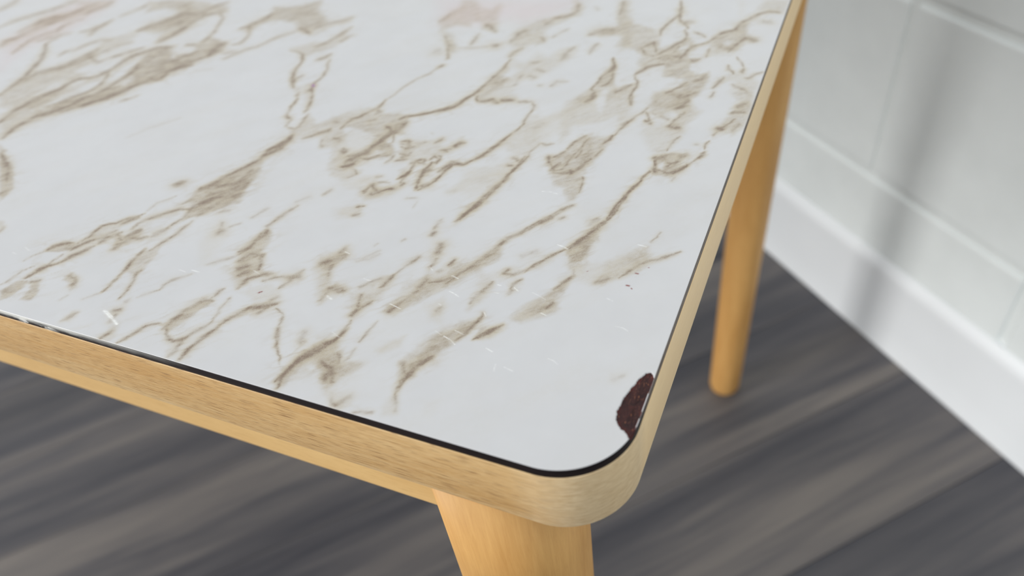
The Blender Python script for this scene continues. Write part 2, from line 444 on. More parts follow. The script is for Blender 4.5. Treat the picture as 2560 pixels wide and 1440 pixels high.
# ---- the laminate sheet
MARKS = """
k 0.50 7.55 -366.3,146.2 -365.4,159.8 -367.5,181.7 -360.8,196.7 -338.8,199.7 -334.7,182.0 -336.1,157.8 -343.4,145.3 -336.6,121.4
p 0.35 2.09 -314.6,102.9 -319.4,117.6 -311.7,126.1 -303.2,136.4 -304.0,146.7 -301.0,151.0 -293.6,138.8 -295.0,128.5 -286.6,127.3 -287.7,121.6 -295.6,121.5 -296.5,114.5 -298.3,107.5 -296.7,102.0 -297.1,96.3 -304.7,94.7
p 0.62 1.76 -262.5,121.9 -267.6,133.7 -269.1,142.6 -270.7,151.8 -264.2,158.9 -255.5,150.1 -250.2,148.1 -243.4,149.4 -239.8,145.1 -244.9,138.0 -245.3,131.2 -250.9,125.5 -254.6,120.2 -255.6,114.9 -261.4,109.3 -264.0,103.2 -278.5,100.1 -277.2,107.3 -266.2,114.0
p 0.45 2.47 -315.1,200.2 -303.5,204.6 -291.6,206.2 -271.8,182.9 -277.8,175.4 -284.6,169.5 -295.7,170.9 -291.5,179.9 -286.0,187.5 -289.1,194.0 -300.1,195.0 -307.2,188.7 -310.7,195.3
p 0.30 3.30 -370.8,195.3 -341.2,199.4 -337.9,190.5 -341.0,182.8 -352.4,167.9 -360.2,164.9 -363.2,177.7 -352.3,188.5
p 0.28 2.31 -305.2,150.3 -306.9,159.4 -298.0,168.1 -291.1,166.0 -292.4,157.1 -297.6,150.1
p 0.35 1.71 -294.1,96.9 -289.3,110.0 -286.6,111.8 -286.1,102.9 -285.9,98.6
p 0.30 2.49 -365.1,148.1 -357.3,152.7 -354.8,170.1 -353.5,176.5 -352.4,167.9 -354.3,154.8 -357.8,146.0 -359.0,140.2
e 0.85 1.32 -285.4,127.6 -287.9,135.5 -282.6,144.5 -279.2,142.9 -279.6,134.2 -279.6,128.7
e 0.85 1.27 -296.5,113.2 -296.3,118.6 -292.9,118.6 -290.9,113.6 -293.5,111.8
e 0.85 1.25 -263.7,125.0 -262.9,131.2 -259.7,131.1 -258.6,126.6 -259.6,123.1 -262.8,123.1
e 0.85 1.24 -284.4,101.4 -285.5,110.8 -280.0,123.1 -275.9,127.3 -273.1,123.1 -274.3,117.6 -279.4,109.4 -282.4,103.7
e 0.85 1.34 -259.2,153.8 -258.8,159.0 -253.1,160.8 -247.6,154.4 -251.1,150.1 -254.9,149.4
v 2.21 0.30 -403.4,177.4 -404.0,184.0 -405.1,190.6
v 1.79 0.30 -383.2,160.4 -380.5,167.9 -375.4,175.9 -369.2,183.3 -366.3,191.2 -364.8,196.2
v 2.05 0.45 -363.6,167.0 -363.1,170.6 -359.4,174.3 -357.6,176.8
v 1.66 0.35 -365.1,148.1 -361.1,151.2 -359.8,157.3 -358.5,163.5 -357.1,167.1 -354.8,170.1 -353.5,176.5 -351.3,182.2 -349.9,188.8 -346.8,193.9
v 1.66 0.25 -365.3,157.2 -364.9,164.2 -363.1,170.6 -360.8,174.5 -358.1,177.2
v 1.39 0.30 -361.4,142.2 -363.3,148.4 -360.3,150.5
v 1.95 0.30 -341.7,180.9 -342.6,187.1 -339.5,192.2 -339.6,197.7
v 1.43 0.30 -349.4,145.8 -349.8,152.3 -347.5,158.4 -343.0,161.7 -344.6,168.2 -342.4,173.8 -339.3,176.0
v 1.25 0.25 -345.1,151.4 -341.4,155.3 -335.4,159.6 -332.4,161.7
v 1.15 0.30 -346.8,137.6 -348.2,142.9 -348.0,146.9
v 1.33 0.45 -315.2,103.5 -316.2,109.3 -316.8,115.3 -318.9,121.9 -321.8,129.3 -324.9,136.1 -330.2,142.8 -336.4,148.9
v 0.91 0.30 -336.4,148.9 -337.0,152.8 -335.4,157.1
v 1.75 0.35 -314.7,117.8 -314.5,124.1 -309.6,128.6 -305.3,133.8 -304.4,139.8 -302.9,144.6 -301.8,149.3
v 1.38 0.30 -307.0,126.3 -303.4,132.0 -301.1,136.7 -299.5,142.2 -296.3,148.8 -293.2,155.4 -289.5,159.2
v 1.27 0.30 -317.6,139.7 -317.5,144.3 -313.8,146.5 -312.9,150.5 -311.4,153.9 -308.4,158.4 -301.3,158.8
v 1.18 0.30 -327.8,163.3 -324.2,166.4 -322.0,170.9 -320.9,174.5 -321.0,178.8
v 1.49 0.35 -319.1,161.4 -321.0,166.9 -321.1,173.6
v 1.17 0.30 -319.4,182.5 -317.0,188.2 -314.5,193.9 -315.1,200.2
v 1.96 0.45 -295.4,170.2 -292.5,175.6 -289.4,180.2 -286.2,184.9 -285.1,189.4
v 1.57 0.35 -275.8,161.5 -273.3,165.0 -272.0,171.5 -270.9,177.3
v 1.11 0.35 -298.8,141.6 -291.0,138.6 -288.0,142.8 -285.0,147.0 -282.0,151.3 -278.3,154.9
v 1.63 0.50 -281.7,124.8 -278.8,128.8 -278.6,132.3 -278.0,137.4 -278.2,142.4 -276.9,148.4 -273.3,152.0 -270.2,156.3 -263.6,158.2
v 0.91 0.40 -272.6,117.3 -272.2,121.3 -274.0,126.3 -276.1,130.7
v 1.41 0.45 -294.7,97.4 -292.9,102.8 -291.3,107.6 -288.6,112.8 -289.2,118.6 -287.5,123.7 -282.3,125.4
v 1.27 0.45 -281.5,100.8 -279.3,105.0 -277.0,109.3 -274.2,113.0 -271.3,118.2
v 1.19 0.45 -271.8,102.2 -270.9,109.9 -267.5,113.1 -265.5,120.0 -265.7,125.2 -264.8,130.8 -265.4,136.2 -268.0,141.3
v 1.50 0.50 -266.8,103.8 -261.4,109.3 -257.8,114.4 -254.6,120.2 -253.8,126.2 -250.3,129.5 -245.3,131.2
v 0.75 0.25 -250.4,111.3 -247.3,114.7 -245.7,117.5
v 1.29 0.45 -245.8,131.7 -246.7,137.6 -244.2,142.2 -239.8,145.1
v 1.21 0.35 -251.7,145.7 -250.5,149.5 -247.6,154.4
p 0.35 3.60 -297.8,88.9 -292.2,102.9 -286.7,113.8 -283.5,118.1 -277.4,125.7 -264.6,123.1 -255.7,114.0 -265.6,102.6 -273.8,94.1 -281.6,82.4 -282.3,75.9
e 0.85 1.49 -283.5,98.3 -283.4,108.3 -278.8,120.3 -275.5,127.3 -273.1,121.4 -273.2,116.5 -278.2,108.2
e 0.85 1.53 -295.7,113.2 -294.4,118.5 -291.8,117.8 -290.3,113.1
e 0.85 1.59 -283.9,127.0 -284.7,134.7 -281.7,143.3 -279.1,142.5 -279.5,133.0
v 1.49 0.45 -293.5,85.3 -295.2,94.1 -294.4,104.9 -289.9,114.4
v 1.45 0.50 -280.9,76.2 -282.3,84.5 -280.6,92.6 -274.5,98.5 -270.6,107.4
v 1.14 0.35 -272.1,97.8 -265.8,106.0 -259.8,113.1 -258.6,117.0
p 0.55 1.05 -277.4,71.8 -271.0,69.2 -264.3,62.8 -257.9,61.4 -244.8,50.8 -243.2,45.1 -242.6,42.7
v 1.00 0.45 -271.0,67.1 -263.6,63.0 -258.0,59.5 -251.0,52.9
p 0.50 1.23 -170.5,60.2 -171.1,69.1 -167.8,75.1 -164.4,81.1 -160.9,88.2 -161.2,94.6 -158.2,103.8 -156.6,105.2 -156.3,96.7 -158.2,88.9 -154.7,80.0 -154.0,73.4 -151.3,65.1
v 0.91 0.50 -170.6,68.4 -167.2,74.3 -164.1,80.8 -160.4,89.2 -160.7,95.7 -158.6,99.9 -157.7,105.9
v 1.22 0.30 -164.9,70.7 -159.3,75.4 -159.1,83.3
v 1.16 0.35 -159.9,91.2 -156.9,97.5
p 0.35 0.81 -182.9,67.1 -182.4,70.2 -178.5,70.3 -179.8,66.5
v 1.35 0.30 -181.9,68.2 -180.4,69.4
v 0.98 0.06 -225.1,88.8 -220.9,96.9 -212.8,106.1
v 1.10 0.06 -234.0,141.6 -228.0,143.9
p 0.50 2.27 -237.2,180.3 -236.9,189.9 -234.6,197.7 -238.5,205.6 -230.5,205.9 -223.9,209.4 -220.4,214.2 -216.6,216.5 -212.3,206.0 -204.3,199.8 -200.2,194.0 -201.6,186.0 -200.3,180.9 -207.1,183.6 -214.3,191.0 -223.5,192.8 -229.4,191.9 -233.7,185.6 -232.4,178.0
p 0.40 2.45 -292.6,197.0 -290.5,206.3 -276.0,203.8 -264.1,201.1 -259.8,195.7 -267.7,193.7 -271.8,190.5 -274.9,185.0 -279.6,179.2 -290.1,180.1 -288.0,188.9
p 0.35 2.34 -273.7,161.8 -269.8,173.5 -270.6,185.6 -279.8,185.1 -284.5,179.3 -283.6,172.9
p 0.45 1.58 -253.0,163.0 -252.0,171.6 -239.3,167.6 -234.8,162.4 -234.8,154.5 -240.9,147.7 -246.0,138.4 -247.0,132.2 -257.0,143.4 -250.3,151.0 -247.9,156.5
v 1.59 0.40 -273.7,161.8 -272.3,168.3 -271.6,175.6 -271.5,183.8 -270.7,191.5 -265.6,194.0 -263.2,196.9
v 0.79 0.35 -250.6,165.0 -250.9,170.3 -252.7,177.0 -256.2,185.3 -258.7,190.8 -263.4,194.3
v 2.59 0.45 -237.6,154.7 -238.7,160.3 -239.5,164.6 -238.7,166.2
v 0.89 0.35 -258.4,161.4 -255.2,161.9 -252.1,162.5
v 1.28 0.40 -247.4,137.5 -244.5,144.2 -241.5,148.3 -238.9,153.0
v 1.18 0.35 -253.6,151.1 -248.6,154.2 -246.9,157.4
v 1.53 0.35 -285.0,191.1 -275.7,191.6 -273.0,197.2 -271.2,202.7 -268.5,206.7
v 1.32 0.40 -240.7,181.3 -238.0,184.1 -236.4,189.2 -234.3,193.6 -234.3,198.6
v 0.80 0.45 -234.2,179.2 -236.6,183.6
v 0.89 0.35 -232.6,165.8 -229.8,167.7 -230.7,172.9 -232.8,177.9
v 0.97 0.30 -228.1,153.5 -225.8,158.2 -223.1,163.0 -219.4,166.6 -217.2,172.1 -214.9,177.7 -211.1,181.4 -209.2,184.8
v 0.83 0.20 -230.7,157.3 -227.3,160.1
v 1.18 0.45 -209.4,186.3 -206.1,185.3 -201.5,182.2
v 1.34 0.30 -202.1,186.7 -200.1,190.1 -196.7,194.5 -192.4,197.6 -190.0,201.1
v 0.97 0.35 -191.0,170.7 -188.1,174.8 -186.0,181.0 -185.3,186.3 -184.3,191.8
v 0.80 0.30 -181.4,178.1 -179.6,184.3
v 0.64 0.35 -200.5,166.2 -196.0,165.6 -192.0,162.8 -188.8,159.2
v 0.60 0.50 -192.0,162.8 -188.6,157.2 -187.9,152.7 -186.4,147.7 -184.2,143.0 -181.2,139.2 -178.7,137.2
v 0.73 0.45 -185.1,144.7 -182.9,143.2 -181.0,139.8
v 0.81 0.30 -182.9,143.9 -181.1,146.8
v 1.01 0.40 -182.9,160.3 -180.2,162.8 -179.8,166.3
v 0.51 0.40 -177.1,162.7 -175.7,158.2 -173.0,153.5 -171.7,148.6 -171.8,144.1 -171.9,140.4
v 0.94 0.45 -171.2,139.9 -170.7,136.9
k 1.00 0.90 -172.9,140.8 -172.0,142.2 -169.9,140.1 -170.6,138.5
v 0.51 0.50 -171.1,139.3 -166.8,132.9 -165.0,128.5 -163.9,124.2
v 0.59 0.45 -173.5,132.1 -174.3,134.4
v 0.48 0.30 -172.6,131.1 -170.7,126.2 -170.5,122.8
p 0.30 1.78 -202.1,167.4 -198.1,171.7 -194.4,175.2 -185.3,176.7 -185.8,187.0 -179.7,180.6 -182.0,171.6 -186.6,166.5 -189.4,161.9 -195.5,165.0
p 0.25 1.58 -189.2,148.5 -189.7,153.7 -187.9,152.7 -185.2,146.6 -178.3,137.2 -174.9,140.4 -171.4,143.6 -168.7,137.3 -163.7,126.5 -165.4,123.9 -170.5,133.9 -174.6,136.1 -176.5,134.5 -179.9,136.3
p 0.25 1.89 -203.3,184.2 -197.2,192.1 -189.6,200.4 -186.9,196.1 -194.0,190.3 -197.9,180.5
e 0.80 1.15 -177.7,137.4 -178.4,142.8 -176.9,154.7 -174.9,151.8 -175.1,143.5 -175.6,136.5
v 0.57 0.50 -164.8,128.4 -163.1,124.7 -162.7,122.5 -162.6,120.9
v 0.54 0.35 -171.3,129.4 -171.0,124.2 -169.1,118.9 -168.4,117.4
v 0.74 0.50 -168.0,116.9 -165.8,115.7
v 0.47 0.35 -164.8,115.4 -164.4,112.2 -164.0,110.7
v 0.62 0.40 -162.4,110.0 -159.4,109.6 -158.9,112.3 -159.3,115.5 -160.4,120.2
p 0.28 1.39 -164.0,110.7 -160.3,109.9 -159.2,113.4 -160.3,118.6 -158.8,120.0 -152.9,114.2 -149.0,119.9 -145.5,125.1 -138.2,129.9 -133.7,129.2 -135.3,125.0 -139.8,118.7 -141.0,114.2 -136.1,109.0 -136.0,102.1 -141.9,100.7 -145.9,107.3 -151.2,105.1 -156.8,104.9
v 1.12 0.50 -158.6,96.8 -157.8,100.1 -157.3,102.7 -157.7,105.7
v 0.75 0.35 -152.1,104.9 -150.0,106.9 -148.3,109.4 -145.7,111.5 -145.4,113.2
v 0.63 0.50 -141.3,114.1 -141.0,117.9 -140.7,120.6 -138.9,122.6 -137.3,125.7 -135.8,128.8 -134.6,130.7 -134.2,133.6 -134.5,136.4
v 0.79 0.45 -133.5,126.0 -132.6,127.8 -134.0,129.1
v 0.52 0.25 -134.5,136.4 -133.2,141.3 -132.5,146.1 -131.8,148.6 -129.8,154.5 -126.9,158.8 -125.1,165.4
v 0.70 0.30 -125.4,164.7 -124.7,166.1
v 0.78 0.40 -132.7,121.3 -131.5,122.6
p 0.38 1.17 -139.8,116.0 -140.1,119.7 -135.3,125.0 -131.4,126.9 -124.1,128.5 -120.4,127.7 -121.5,121.0 -123.9,119.5 -121.8,115.8 -124.2,111.7 -126.7,113.2 -132.6,115.0 -136.0,115.2
p 0.15 1.88 -138.4,113.7 -124.0,116.9 -122.7,109.1 -128.9,103.7 -131.7,103.0
v 0.81 0.40 -121.9,124.7 -121.3,126.4 -120.0,128.3
v 0.68 0.45 -119.5,127.9 -116.0,129.1 -112.7,131.5 -109.4,134.3 -107.0,135.9 -105.2,137.4 -104.2,139.8 -103.7,142.7
v 0.83 0.45 -118.5,124.3 -119.2,122.1
v 1.25 0.50 -119.2,116.4 -118.5,119.6 -118.3,122.8
v 0.62 0.45 -124.4,119.4 -120.6,116.6
v 0.89 0.50 -123.4,105.0 -122.1,108.2 -121.6,112.8 -120.4,116.1
p 0.30 1.41 -135.9,186.9 -130.9,187.8 -127.3,184.2 -124.6,177.9 -126.0,176.3 -124.5,171.9 -125.5,170.5 -128.5,177.9 -132.6,184.0
v 0.50 0.30 -130.0,181.0 -126.6,174.9 -125.1,172.5
v 1.85 0.20 -132.8,176.4 -132.8,177.5
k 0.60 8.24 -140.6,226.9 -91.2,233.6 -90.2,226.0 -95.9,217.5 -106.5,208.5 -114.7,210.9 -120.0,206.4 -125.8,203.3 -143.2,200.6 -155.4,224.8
p 0.33 2.27 -145.3,204.8 -141.7,217.0 -144.3,226.4 -138.0,227.2 -131.0,219.3 -125.4,218.6 -124.4,225.0 -122.4,222.9 -120.3,213.9 -117.6,206.0 -114.1,197.1 -121.9,199.5 -125.4,205.6 -128.9,205.0 -128.3,200.7 -132.1,200.8 -135.8,201.0 -138.7,196.1 -131.9,191.4 -127.5,183.7 -124.6,181.5 -124.7,178.1 -127.0,177.0 -132.0,185.7 -139.4,193.0
p 0.36 2.40 -103.3,190.6 -105.8,199.9 -105.2,203.6 -97.9,213.5 -92.6,218.0 -88.2,220.2 -88.6,226.2 -91.9,233.5 -89.5,233.9 -85.1,228.2 -84.4,219.2 -88.0,215.0 -93.6,206.9 -94.1,201.8 -90.3,195.5 -90.1,191.4 -95.3,189.2 -97.4,182.2 -98.7,178.1 -100.6,180.3 -100.5,185.6 -103.5,187.8
v 1.15 0.30 -87.9,229.4 -86.3,222.7 -87.7,218.8 -90.2,216.1 -93.2,214.9
v 1.06 0.25 -95.8,208.0 -94.1,212.6 -92.1,216.6
v 1.30 0.30 -104.5,190.4 -104.0,193.9 -104.2,198.7 -102.1,201.9
v 0.60 0.30 -93.0,196.4 -90.2,193.4
v 0.80 0.40 -99.6,177.9 -99.2,182.6 -97.4,186.2
v 1.61 0.40 -110.4,186.6 -109.4,186.1
v 1.15 0.35 -122.4,203.8 -119.1,202.8 -115.3,198.4
v 0.86 0.30 -120.9,184.8 -120.7,189.7 -121.4,195.2
v 0.82 0.18 -124.6,181.5 -116.5,182.9 -112.5,184.9
v 0.60 0.30 -136.0,190.7 -129.8,183.3 -127.6,177.6
v 0.47 0.30 -125.2,172.0 -126.1,174.5
v 1.00 0.25 -144.6,203.4 -143.2,212.1 -140.6,218.8
v 0.70 0.30 -125.2,164.9 -124.8,165.6
v 0.67 0.50 -108.0,135.9 -104.8,140.4 -102.6,145.9 -101.2,149.6 -100.4,155.0 -99.6,160.5 -98.6,165.5 -98.2,170.6 -98.6,175.5
p 0.40 1.46 -100.9,149.1 -98.2,170.6 -96.1,169.7 -95.6,166.1 -96.7,163.5 -92.3,160.7 -94.2,153.9 -95.3,150.8 -97.5,143.6 -100.1,145.9
v 0.99 0.30 -97.5,155.6 -95.2,157.8 -93.5,161.1
v 0.40 0.35 -100.1,145.9 -98.1,142.9
p 0.22 2.55 -97.5,143.0 -96.3,152.9 -92.0,161.4 -91.3,167.5 -98.0,171.8 -96.5,175.9 -90.7,173.8 -89.7,183.6 -83.7,180.8 -81.4,187.6 -75.1,192.7 -74.7,182.4 -76.6,174.5 -80.6,168.3 -83.2,163.1 -89.4,158.9 -88.6,153.3 -85.3,145.5
v 0.84 0.30 -93.0,145.6 -94.1,143.7 -95.9,142.3
v 0.50 0.30 -93.3,145.6 -90.2,143.4
v 1.08 0.30 -88.9,145.3 -85.5,146.0
v 0.77 0.25 -82.3,145.6 -79.7,146.7
v 0.95 0.25 -85.5,165.0 -83.3,164.2
v 0.89 0.20 -89.4,174.7 -86.6,175.8
v 0.71 0.20 -88.9,165.5 -88.5,156.8
v 0.94 0.20 -81.6,169.3 -84.6,170.6
v 0.93 0.22 -74.5,158.9 -73.4,162.6 -70.0,163.3
v 0.69 0.20 -79.0,158.6 -78.4,158.8
v 1.26 0.20 -77.7,179.3 -77.5,185.7 -76.4,189.8
v 0.94 0.22 -68.7,186.0 -68.4,192.5 -68.0,195.2
v 0.78 0.20 -88.3,197.2 -86.6,201.6 -84.2,206.2
v 1.96 0.30 -73.3,202.4 -71.8,204.7 -68.7,205.2 -65.6,207.8
p 0.30 1.82 -73.7,201.6 -73.3,207.2 -69.3,209.3 -64.9,210.7 -60.6,219.2 -53.5,195.1 -57.1,190.6 -59.4,198.0 -59.0,202.0 -64.2,203.2 -68.5,201.8
p 0.18 2.43 -71.8,236.3 -65.9,237.1 -59.6,215.7 -63.5,211.6 -68.3,221.6
v 0.68 0.20 -69.0,235.1 -66.7,221.9
v 0.80 0.15 -79.3,227.5 -77.6,225.5
v 0.57 0.40 -58.1,184.7 -55.4,177.2 -56.3,173.5 -57.9,170.8 -57.9,164.5 -59.0,159.7
v 0.49 0.40 -55.7,179.0 -54.6,172.6 -53.3,169.4 -54.0,165.2 -55.6,162.1
v 0.88 0.38 -58.5,159.3 -56.9,157.9 -56.6,153.6 -57.9,150.6
p 0.30 1.57 -59.4,160.2 -57.4,167.4 -54.9,178.5 -52.0,172.0 -52.2,165.0 -53.9,161.3 -55.5,157.1 -55.5,152.8 -61.0,147.9 -62.8,152.9 -61.1,156.5
p 0.36 1.77 -71.2,208.3 -64.3,212.2 -66.8,218.2 -69.7,228.9 -70.0,236.5 -67.4,236.9 -63.4,222.4 -59.6,215.0 -53.3,213.2 -49.7,211.7 -45.0,205.7 -42.7,195.0 -39.1,195.0 -34.9,202.1 -33.5,206.2 -30.6,202.8 -31.5,200.1 -31.5,193.8 -32.4,189.3 -35.1,190.7 -39.3,189.9 -42.3,184.5 -44.9,179.2 -47.4,181.7 -47.2,187.3 -50.3,191.8 -57.2,194.4 -59.6,194.0 -59.2,202.0 -61.8,204.3 -69.3,202.4
p 0.45 1.35 -38.4,187.6 -34.8,189.5 -30.0,187.9 -27.2,186.6 -27.3,182.5 -24.8,177.7 -22.0,177.7 -19.9,180.9 -19.0,175.4 -18.8,167.2 -20.2,163.7 -22.2,161.1 -21.1,154.1 -25.6,153.2 -27.4,160.1 -30.5,161.6 -26.7,168.4 -26.7,173.9 -30.8,173.7 -35.4,174.0 -36.9,183.1
p 0.30 1.47 -34.8,151.2 -35.2,160.7 -30.5,161.6 -25.4,163.2 -22.3,160.1 -21.9,153.9
p 0.45 1.49 -23.8,202.7 -22.7,208.0 -19.6,213.1 -16.2,218.4 -15.8,223.9 -12.8,223.7 -12.9,216.2 -11.7,211.8 -7.8,210.5 -7.4,206.7 -11.0,206.1 -12.8,200.8 -14.5,196.2 -18.2,199.2 -21.1,199.4
p 0.28 2.06 -11.6,233.6 -10.4,244.7 -0.6,246.0 -0.3,231.8 -5.4,232.4
p 0.12 1.86 -21.6,243.2 -18.0,243.7 -16.8,229.3 -18.3,229.1
p 0.33 1.38 -58.9,170.6 -56.8,178.2 -57.4,183.0 -55.0,177.3 -51.9,166.2 -48.6,161.2 -44.5,166.5 -43.5,163.4 -47.0,156.1 -50.4,153.3 -52.2,157.2 -51.7,161.8 -56.3,162.5
p 0.22 1.88 -14.7,170.7 -13.9,178.1 -10.9,180.9 -8.0,182.6 -5.9,178.5 -0.9,177.3 -0.5,170.8 -2.9,169.3 -7.2,171.7 -10.6,175.4 -13.4,175.9
p 0.22 1.79 -6.4,167.5 -4.3,170.1 -0.8,169.2 -0.1,158.5 -5.2,157.4
p 0.25 1.66 -44.9,179.2 -42.1,183.9 -38.7,187.6 -34.8,189.5 -32.1,202.6 -28.7,200.6 -25.5,203.7 -21.1,199.4 -18.1,198.6 -16.2,196.5 -22.3,191.7 -25.9,188.7 -27.2,186.6 -34.5,188.3
e 0.95 1.11 -27.4,185.4 -24.4,188.3 -21.1,186.0 -21.0,180.7 -23.7,177.9 -26.6,180.8
e 0.95 1.04 -30.9,191.4 -28.1,198.1 -24.0,202.0 -23.8,195.8 -25.8,190.5 -28.8,188.8
e 0.70 1.06 -35.2,196.9 -32.2,203.2 -31.2,197.6 -32.4,191.8 -34.5,193.3
e 0.95 1.23 -41.7,195.8 -43.2,204.6 -42.2,216.3 -37.9,212.9 -36.0,207.8 -38.2,200.9 -40.3,194.8
e 0.50 1.27 -19.5,202.8 -18.9,206.7 -15.9,206.6 -16.8,202.0
v 0.60 0.45 -44.9,240.0 -42.8,232.7 -41.7,227.0 -40.9,221.4 -38.1,217.7 -35.4,214.0
v 0.97 0.40 -42.5,230.6 -41.6,229.2
v 0.64 0.45 -41.7,227.0 -43.5,221.7 -45.0,215.2 -45.6,210.3 -45.1,206.3
v 1.19 0.40 -37.6,219.1 -36.2,220.0
v 0.60 0.40 -36.3,212.5 -34.7,207.4 -34.5,204.1
v 0.64 0.35 -32.7,211.7 -29.2,209.6 -27.2,207.3
v 0.74 0.45 -41.3,190.8 -39.1,195.0 -37.2,199.1 -35.1,202.7 -34.3,205.5
v 0.53 0.40 -42.5,191.9 -44.4,196.6 -46.0,200.2 -47.3,197.4 -49.3,194.5
v 0.66 0.35 -49.1,193.9 -46.7,189.9 -43.4,188.6
v 0.74 0.40 -40.7,187.2 -38.5,190.1 -34.9,190.1 -32.4,189.3 -31.6,191.9 -30.9,197.7 -28.7,200.6 -26.1,202.3
v 0.86 0.40 -31.8,198.8 -29.9,199.7
v 1.13 0.40 -39.4,186.9 -37.4,188.4
v 0.92 0.45 -46.4,173.0 -44.7,176.3 -43.2,179.5 -40.1,181.9 -37.6,183.5
v 0.51 0.45 -45.5,172.0 -43.4,167.9 -43.0,164.6 -43.3,160.7 -43.1,156.9 -41.3,152.0
v 0.93 0.40 -49.5,159.4 -47.6,162.6 -45.1,165.8
v 0.64 0.40 -57.6,183.6 -56.0,178.4 -56.1,174.1 -57.6,170.3
v 0.54 0.35 -36.0,194.3 -35.5,198.1
v 0.89 0.45 -28.7,188.2 -26.9,187.9 -25.5,189.4
v 0.44 0.40 -23.4,191.5 -23.4,195.2 -23.2,198.4
v 0.84 0.50 -25.4,203.1 -23.7,207.2 -21.7,212.1 -19.7,213.8 -17.1,215.5 -16.6,220.3 -14.9,224.0 -12.8,227.1 -10.2,231.0 -7.2,234.3 -2.6,233.5
v 0.72 0.40 -16.2,196.5 -14.4,201.8 -13.0,206.4 -11.7,209.9
v 1.36 0.30 -11.3,209.3 -8.2,207.9
v 1.20 0.30 -18.9,199.7 -15.7,199.7
v 1.27 0.25 -7.3,224.5 -5.5,224.1
v 0.56 0.45 -14.0,186.7 -13.0,183.4 -10.9,180.9
v 0.69 0.45 -8.0,184.3 -8.0,182.6
v 0.38 0.30 -8.3,186.0 -10.0,190.4 -12.3,193.5
v 0.68 0.40 -6.4,178.4 -4.6,178.8 -3.0,181.8 -0.7,184.0
v 0.66 0.35 -15.7,168.9 -14.8,173.4 -13.7,177.6
v 0.87 0.35 -9.8,172.8 -7.1,171.1 -4.2,169.6
v 0.49 0.25 -15.5,162.0 -14.9,166.4
v 0.60 0.50 -31.3,162.5 -29.7,165.0 -27.6,167.6 -26.0,171.3
v 0.69 0.35 -26.6,160.3 -24.9,163.3 -23.2,165.2
v 0.84 0.35 -20.3,178.6 -21.3,174.4 -23.5,172.3
v 0.74 0.35 -24.6,153.4 -22.3,159.0
v 0.78 0.40 -5.0,157.5 -3.8,160.3 -2.5,161.6
e 0.85 0.88 -27.0,185.5 -24.2,187.5 -21.4,185.6 -21.3,181.0 -23.9,178.7 -26.3,181.2
e 0.85 0.75 -30.3,191.5 -27.9,197.2 -24.3,200.7 -24.2,195.7 -26.2,191.1 -28.9,189.3
e 0.85 0.96 -41.2,195.9 -42.4,204.1 -41.5,214.4 -38.3,212.1 -36.6,207.7 -38.7,201.5 -40.1,195.4
e 0.60 0.76 -34.9,197.0 -32.2,201.9 -31.5,197.6 -32.6,192.7 -34.3,193.3
e 0.50 0.93 -19.2,202.8 -18.5,206.2 -16.1,205.9 -17.0,202.6
e 0.80 0.97 -43.3,173.6 -40.6,178.2 -37.0,181.3 -36.2,175.0 -36.6,163.6 -35.1,152.2 -40.3,152.2 -40.8,162.8
e 0.80 1.00 -53.8,175.2 -53.1,180.7 -47.6,180.5 -47.0,175.3 -44.9,169.9 -45.8,166.3 -49.8,163.2 -51.9,167.3
e 0.70 0.96 -33.9,171.4 -30.4,172.1 -27.6,173.2 -27.6,169.8 -31.6,165.7 -32.6,164.4
p 0.20 2.05 -82.7,112.3 -81.8,114.9 -79.9,114.4 -74.6,131.6 -73.0,138.7 -69.4,136.8 -63.6,144.3 -61.4,142.2 -66.8,133.8 -67.0,126.9 -64.9,121.6 -65.5,112.6 -68.0,112.0 -69.1,108.2 -68.2,99.7 -69.3,93.1 -71.9,95.8 -77.1,95.3 -81.9,88.3 -83.6,88.3 -82.0,94.1 -82.7,101.4 -74.6,105.1 -72.1,108.8 -71.2,113.1 -75.0,115.5 -79.6,113.0 -82.2,106.4
p 0.20 1.41 -114.8,112.2 -110.7,113.1 -105.0,113.9 -100.7,117.4 -98.4,115.9 -98.2,113.0 -93.9,109.7 -95.3,106.6 -101.2,103.8 -99.5,102.3 -101.2,95.6 -101.6,93.7 -102.7,90.3 -105.5,95.4 -104.2,98.4 -105.1,102.8 -109.1,101.9
p 0.25 0.90 -93.8,115.0 -94.1,119.3 -92.5,119.7 -90.6,115.7
p 0.38 1.29 -59.5,115.4 -55.9,115.8 -54.5,119.3 -54.4,121.2 -52.3,128.2 -50.7,130.0 -49.0,131.4 -43.1,113.9 -44.6,112.2 -44.6,109.2 -42.5,103.8 -41.7,97.9 -42.2,94.2 -44.4,93.7 -47.7,99.3 -51.1,100.1 -54.5,105.1 -57.3,109.7
v 0.73 0.50 -119.8,127.1 -115.1,130.2 -110.1,132.9 -105.6,136.6 -104.2,140.2 -103.0,144.3 -101.5,148.0 -100.5,149.4
v 0.34 0.35 -99.9,146.6 -98.3,143.1
v 1.00 0.35 -96.6,142.9 -93.9,145.1
v 0.70 0.35 -92.3,143.7 -90.2,143.1
v 0.97 0.35 -88.8,145.6 -85.7,146.2
v 0.65 0.25 -81.7,145.4 -77.7,146.7
v 0.54 0.35 -76.8,145.8 -75.3,142.9 -75.2,139.8
v 0.51 0.35 -75.2,139.8 -75.3,135.6 -74.9,131.6
v 0.51 0.48 -74.8,132.1 -75.3,128.5 -76.6,124.7 -77.7,120.6 -79.0,116.9 -79.8,114.8 -80.2,112.4 -81.0,109.9 -82.8,107.6 -84.2,104.6 -85.1,103.5
v 0.82 0.50 -85.1,103.5 -87.5,103.8 -89.5,103.8 -90.3,101.8 -91.1,98.9 -92.0,97.3
v 0.54 0.50 -89.0,101.6 -89.9,98.7 -90.0,95.6 -90.8,93.3 -91.4,90.5
v 1.08 0.50 -93.2,89.2 -91.9,90.0
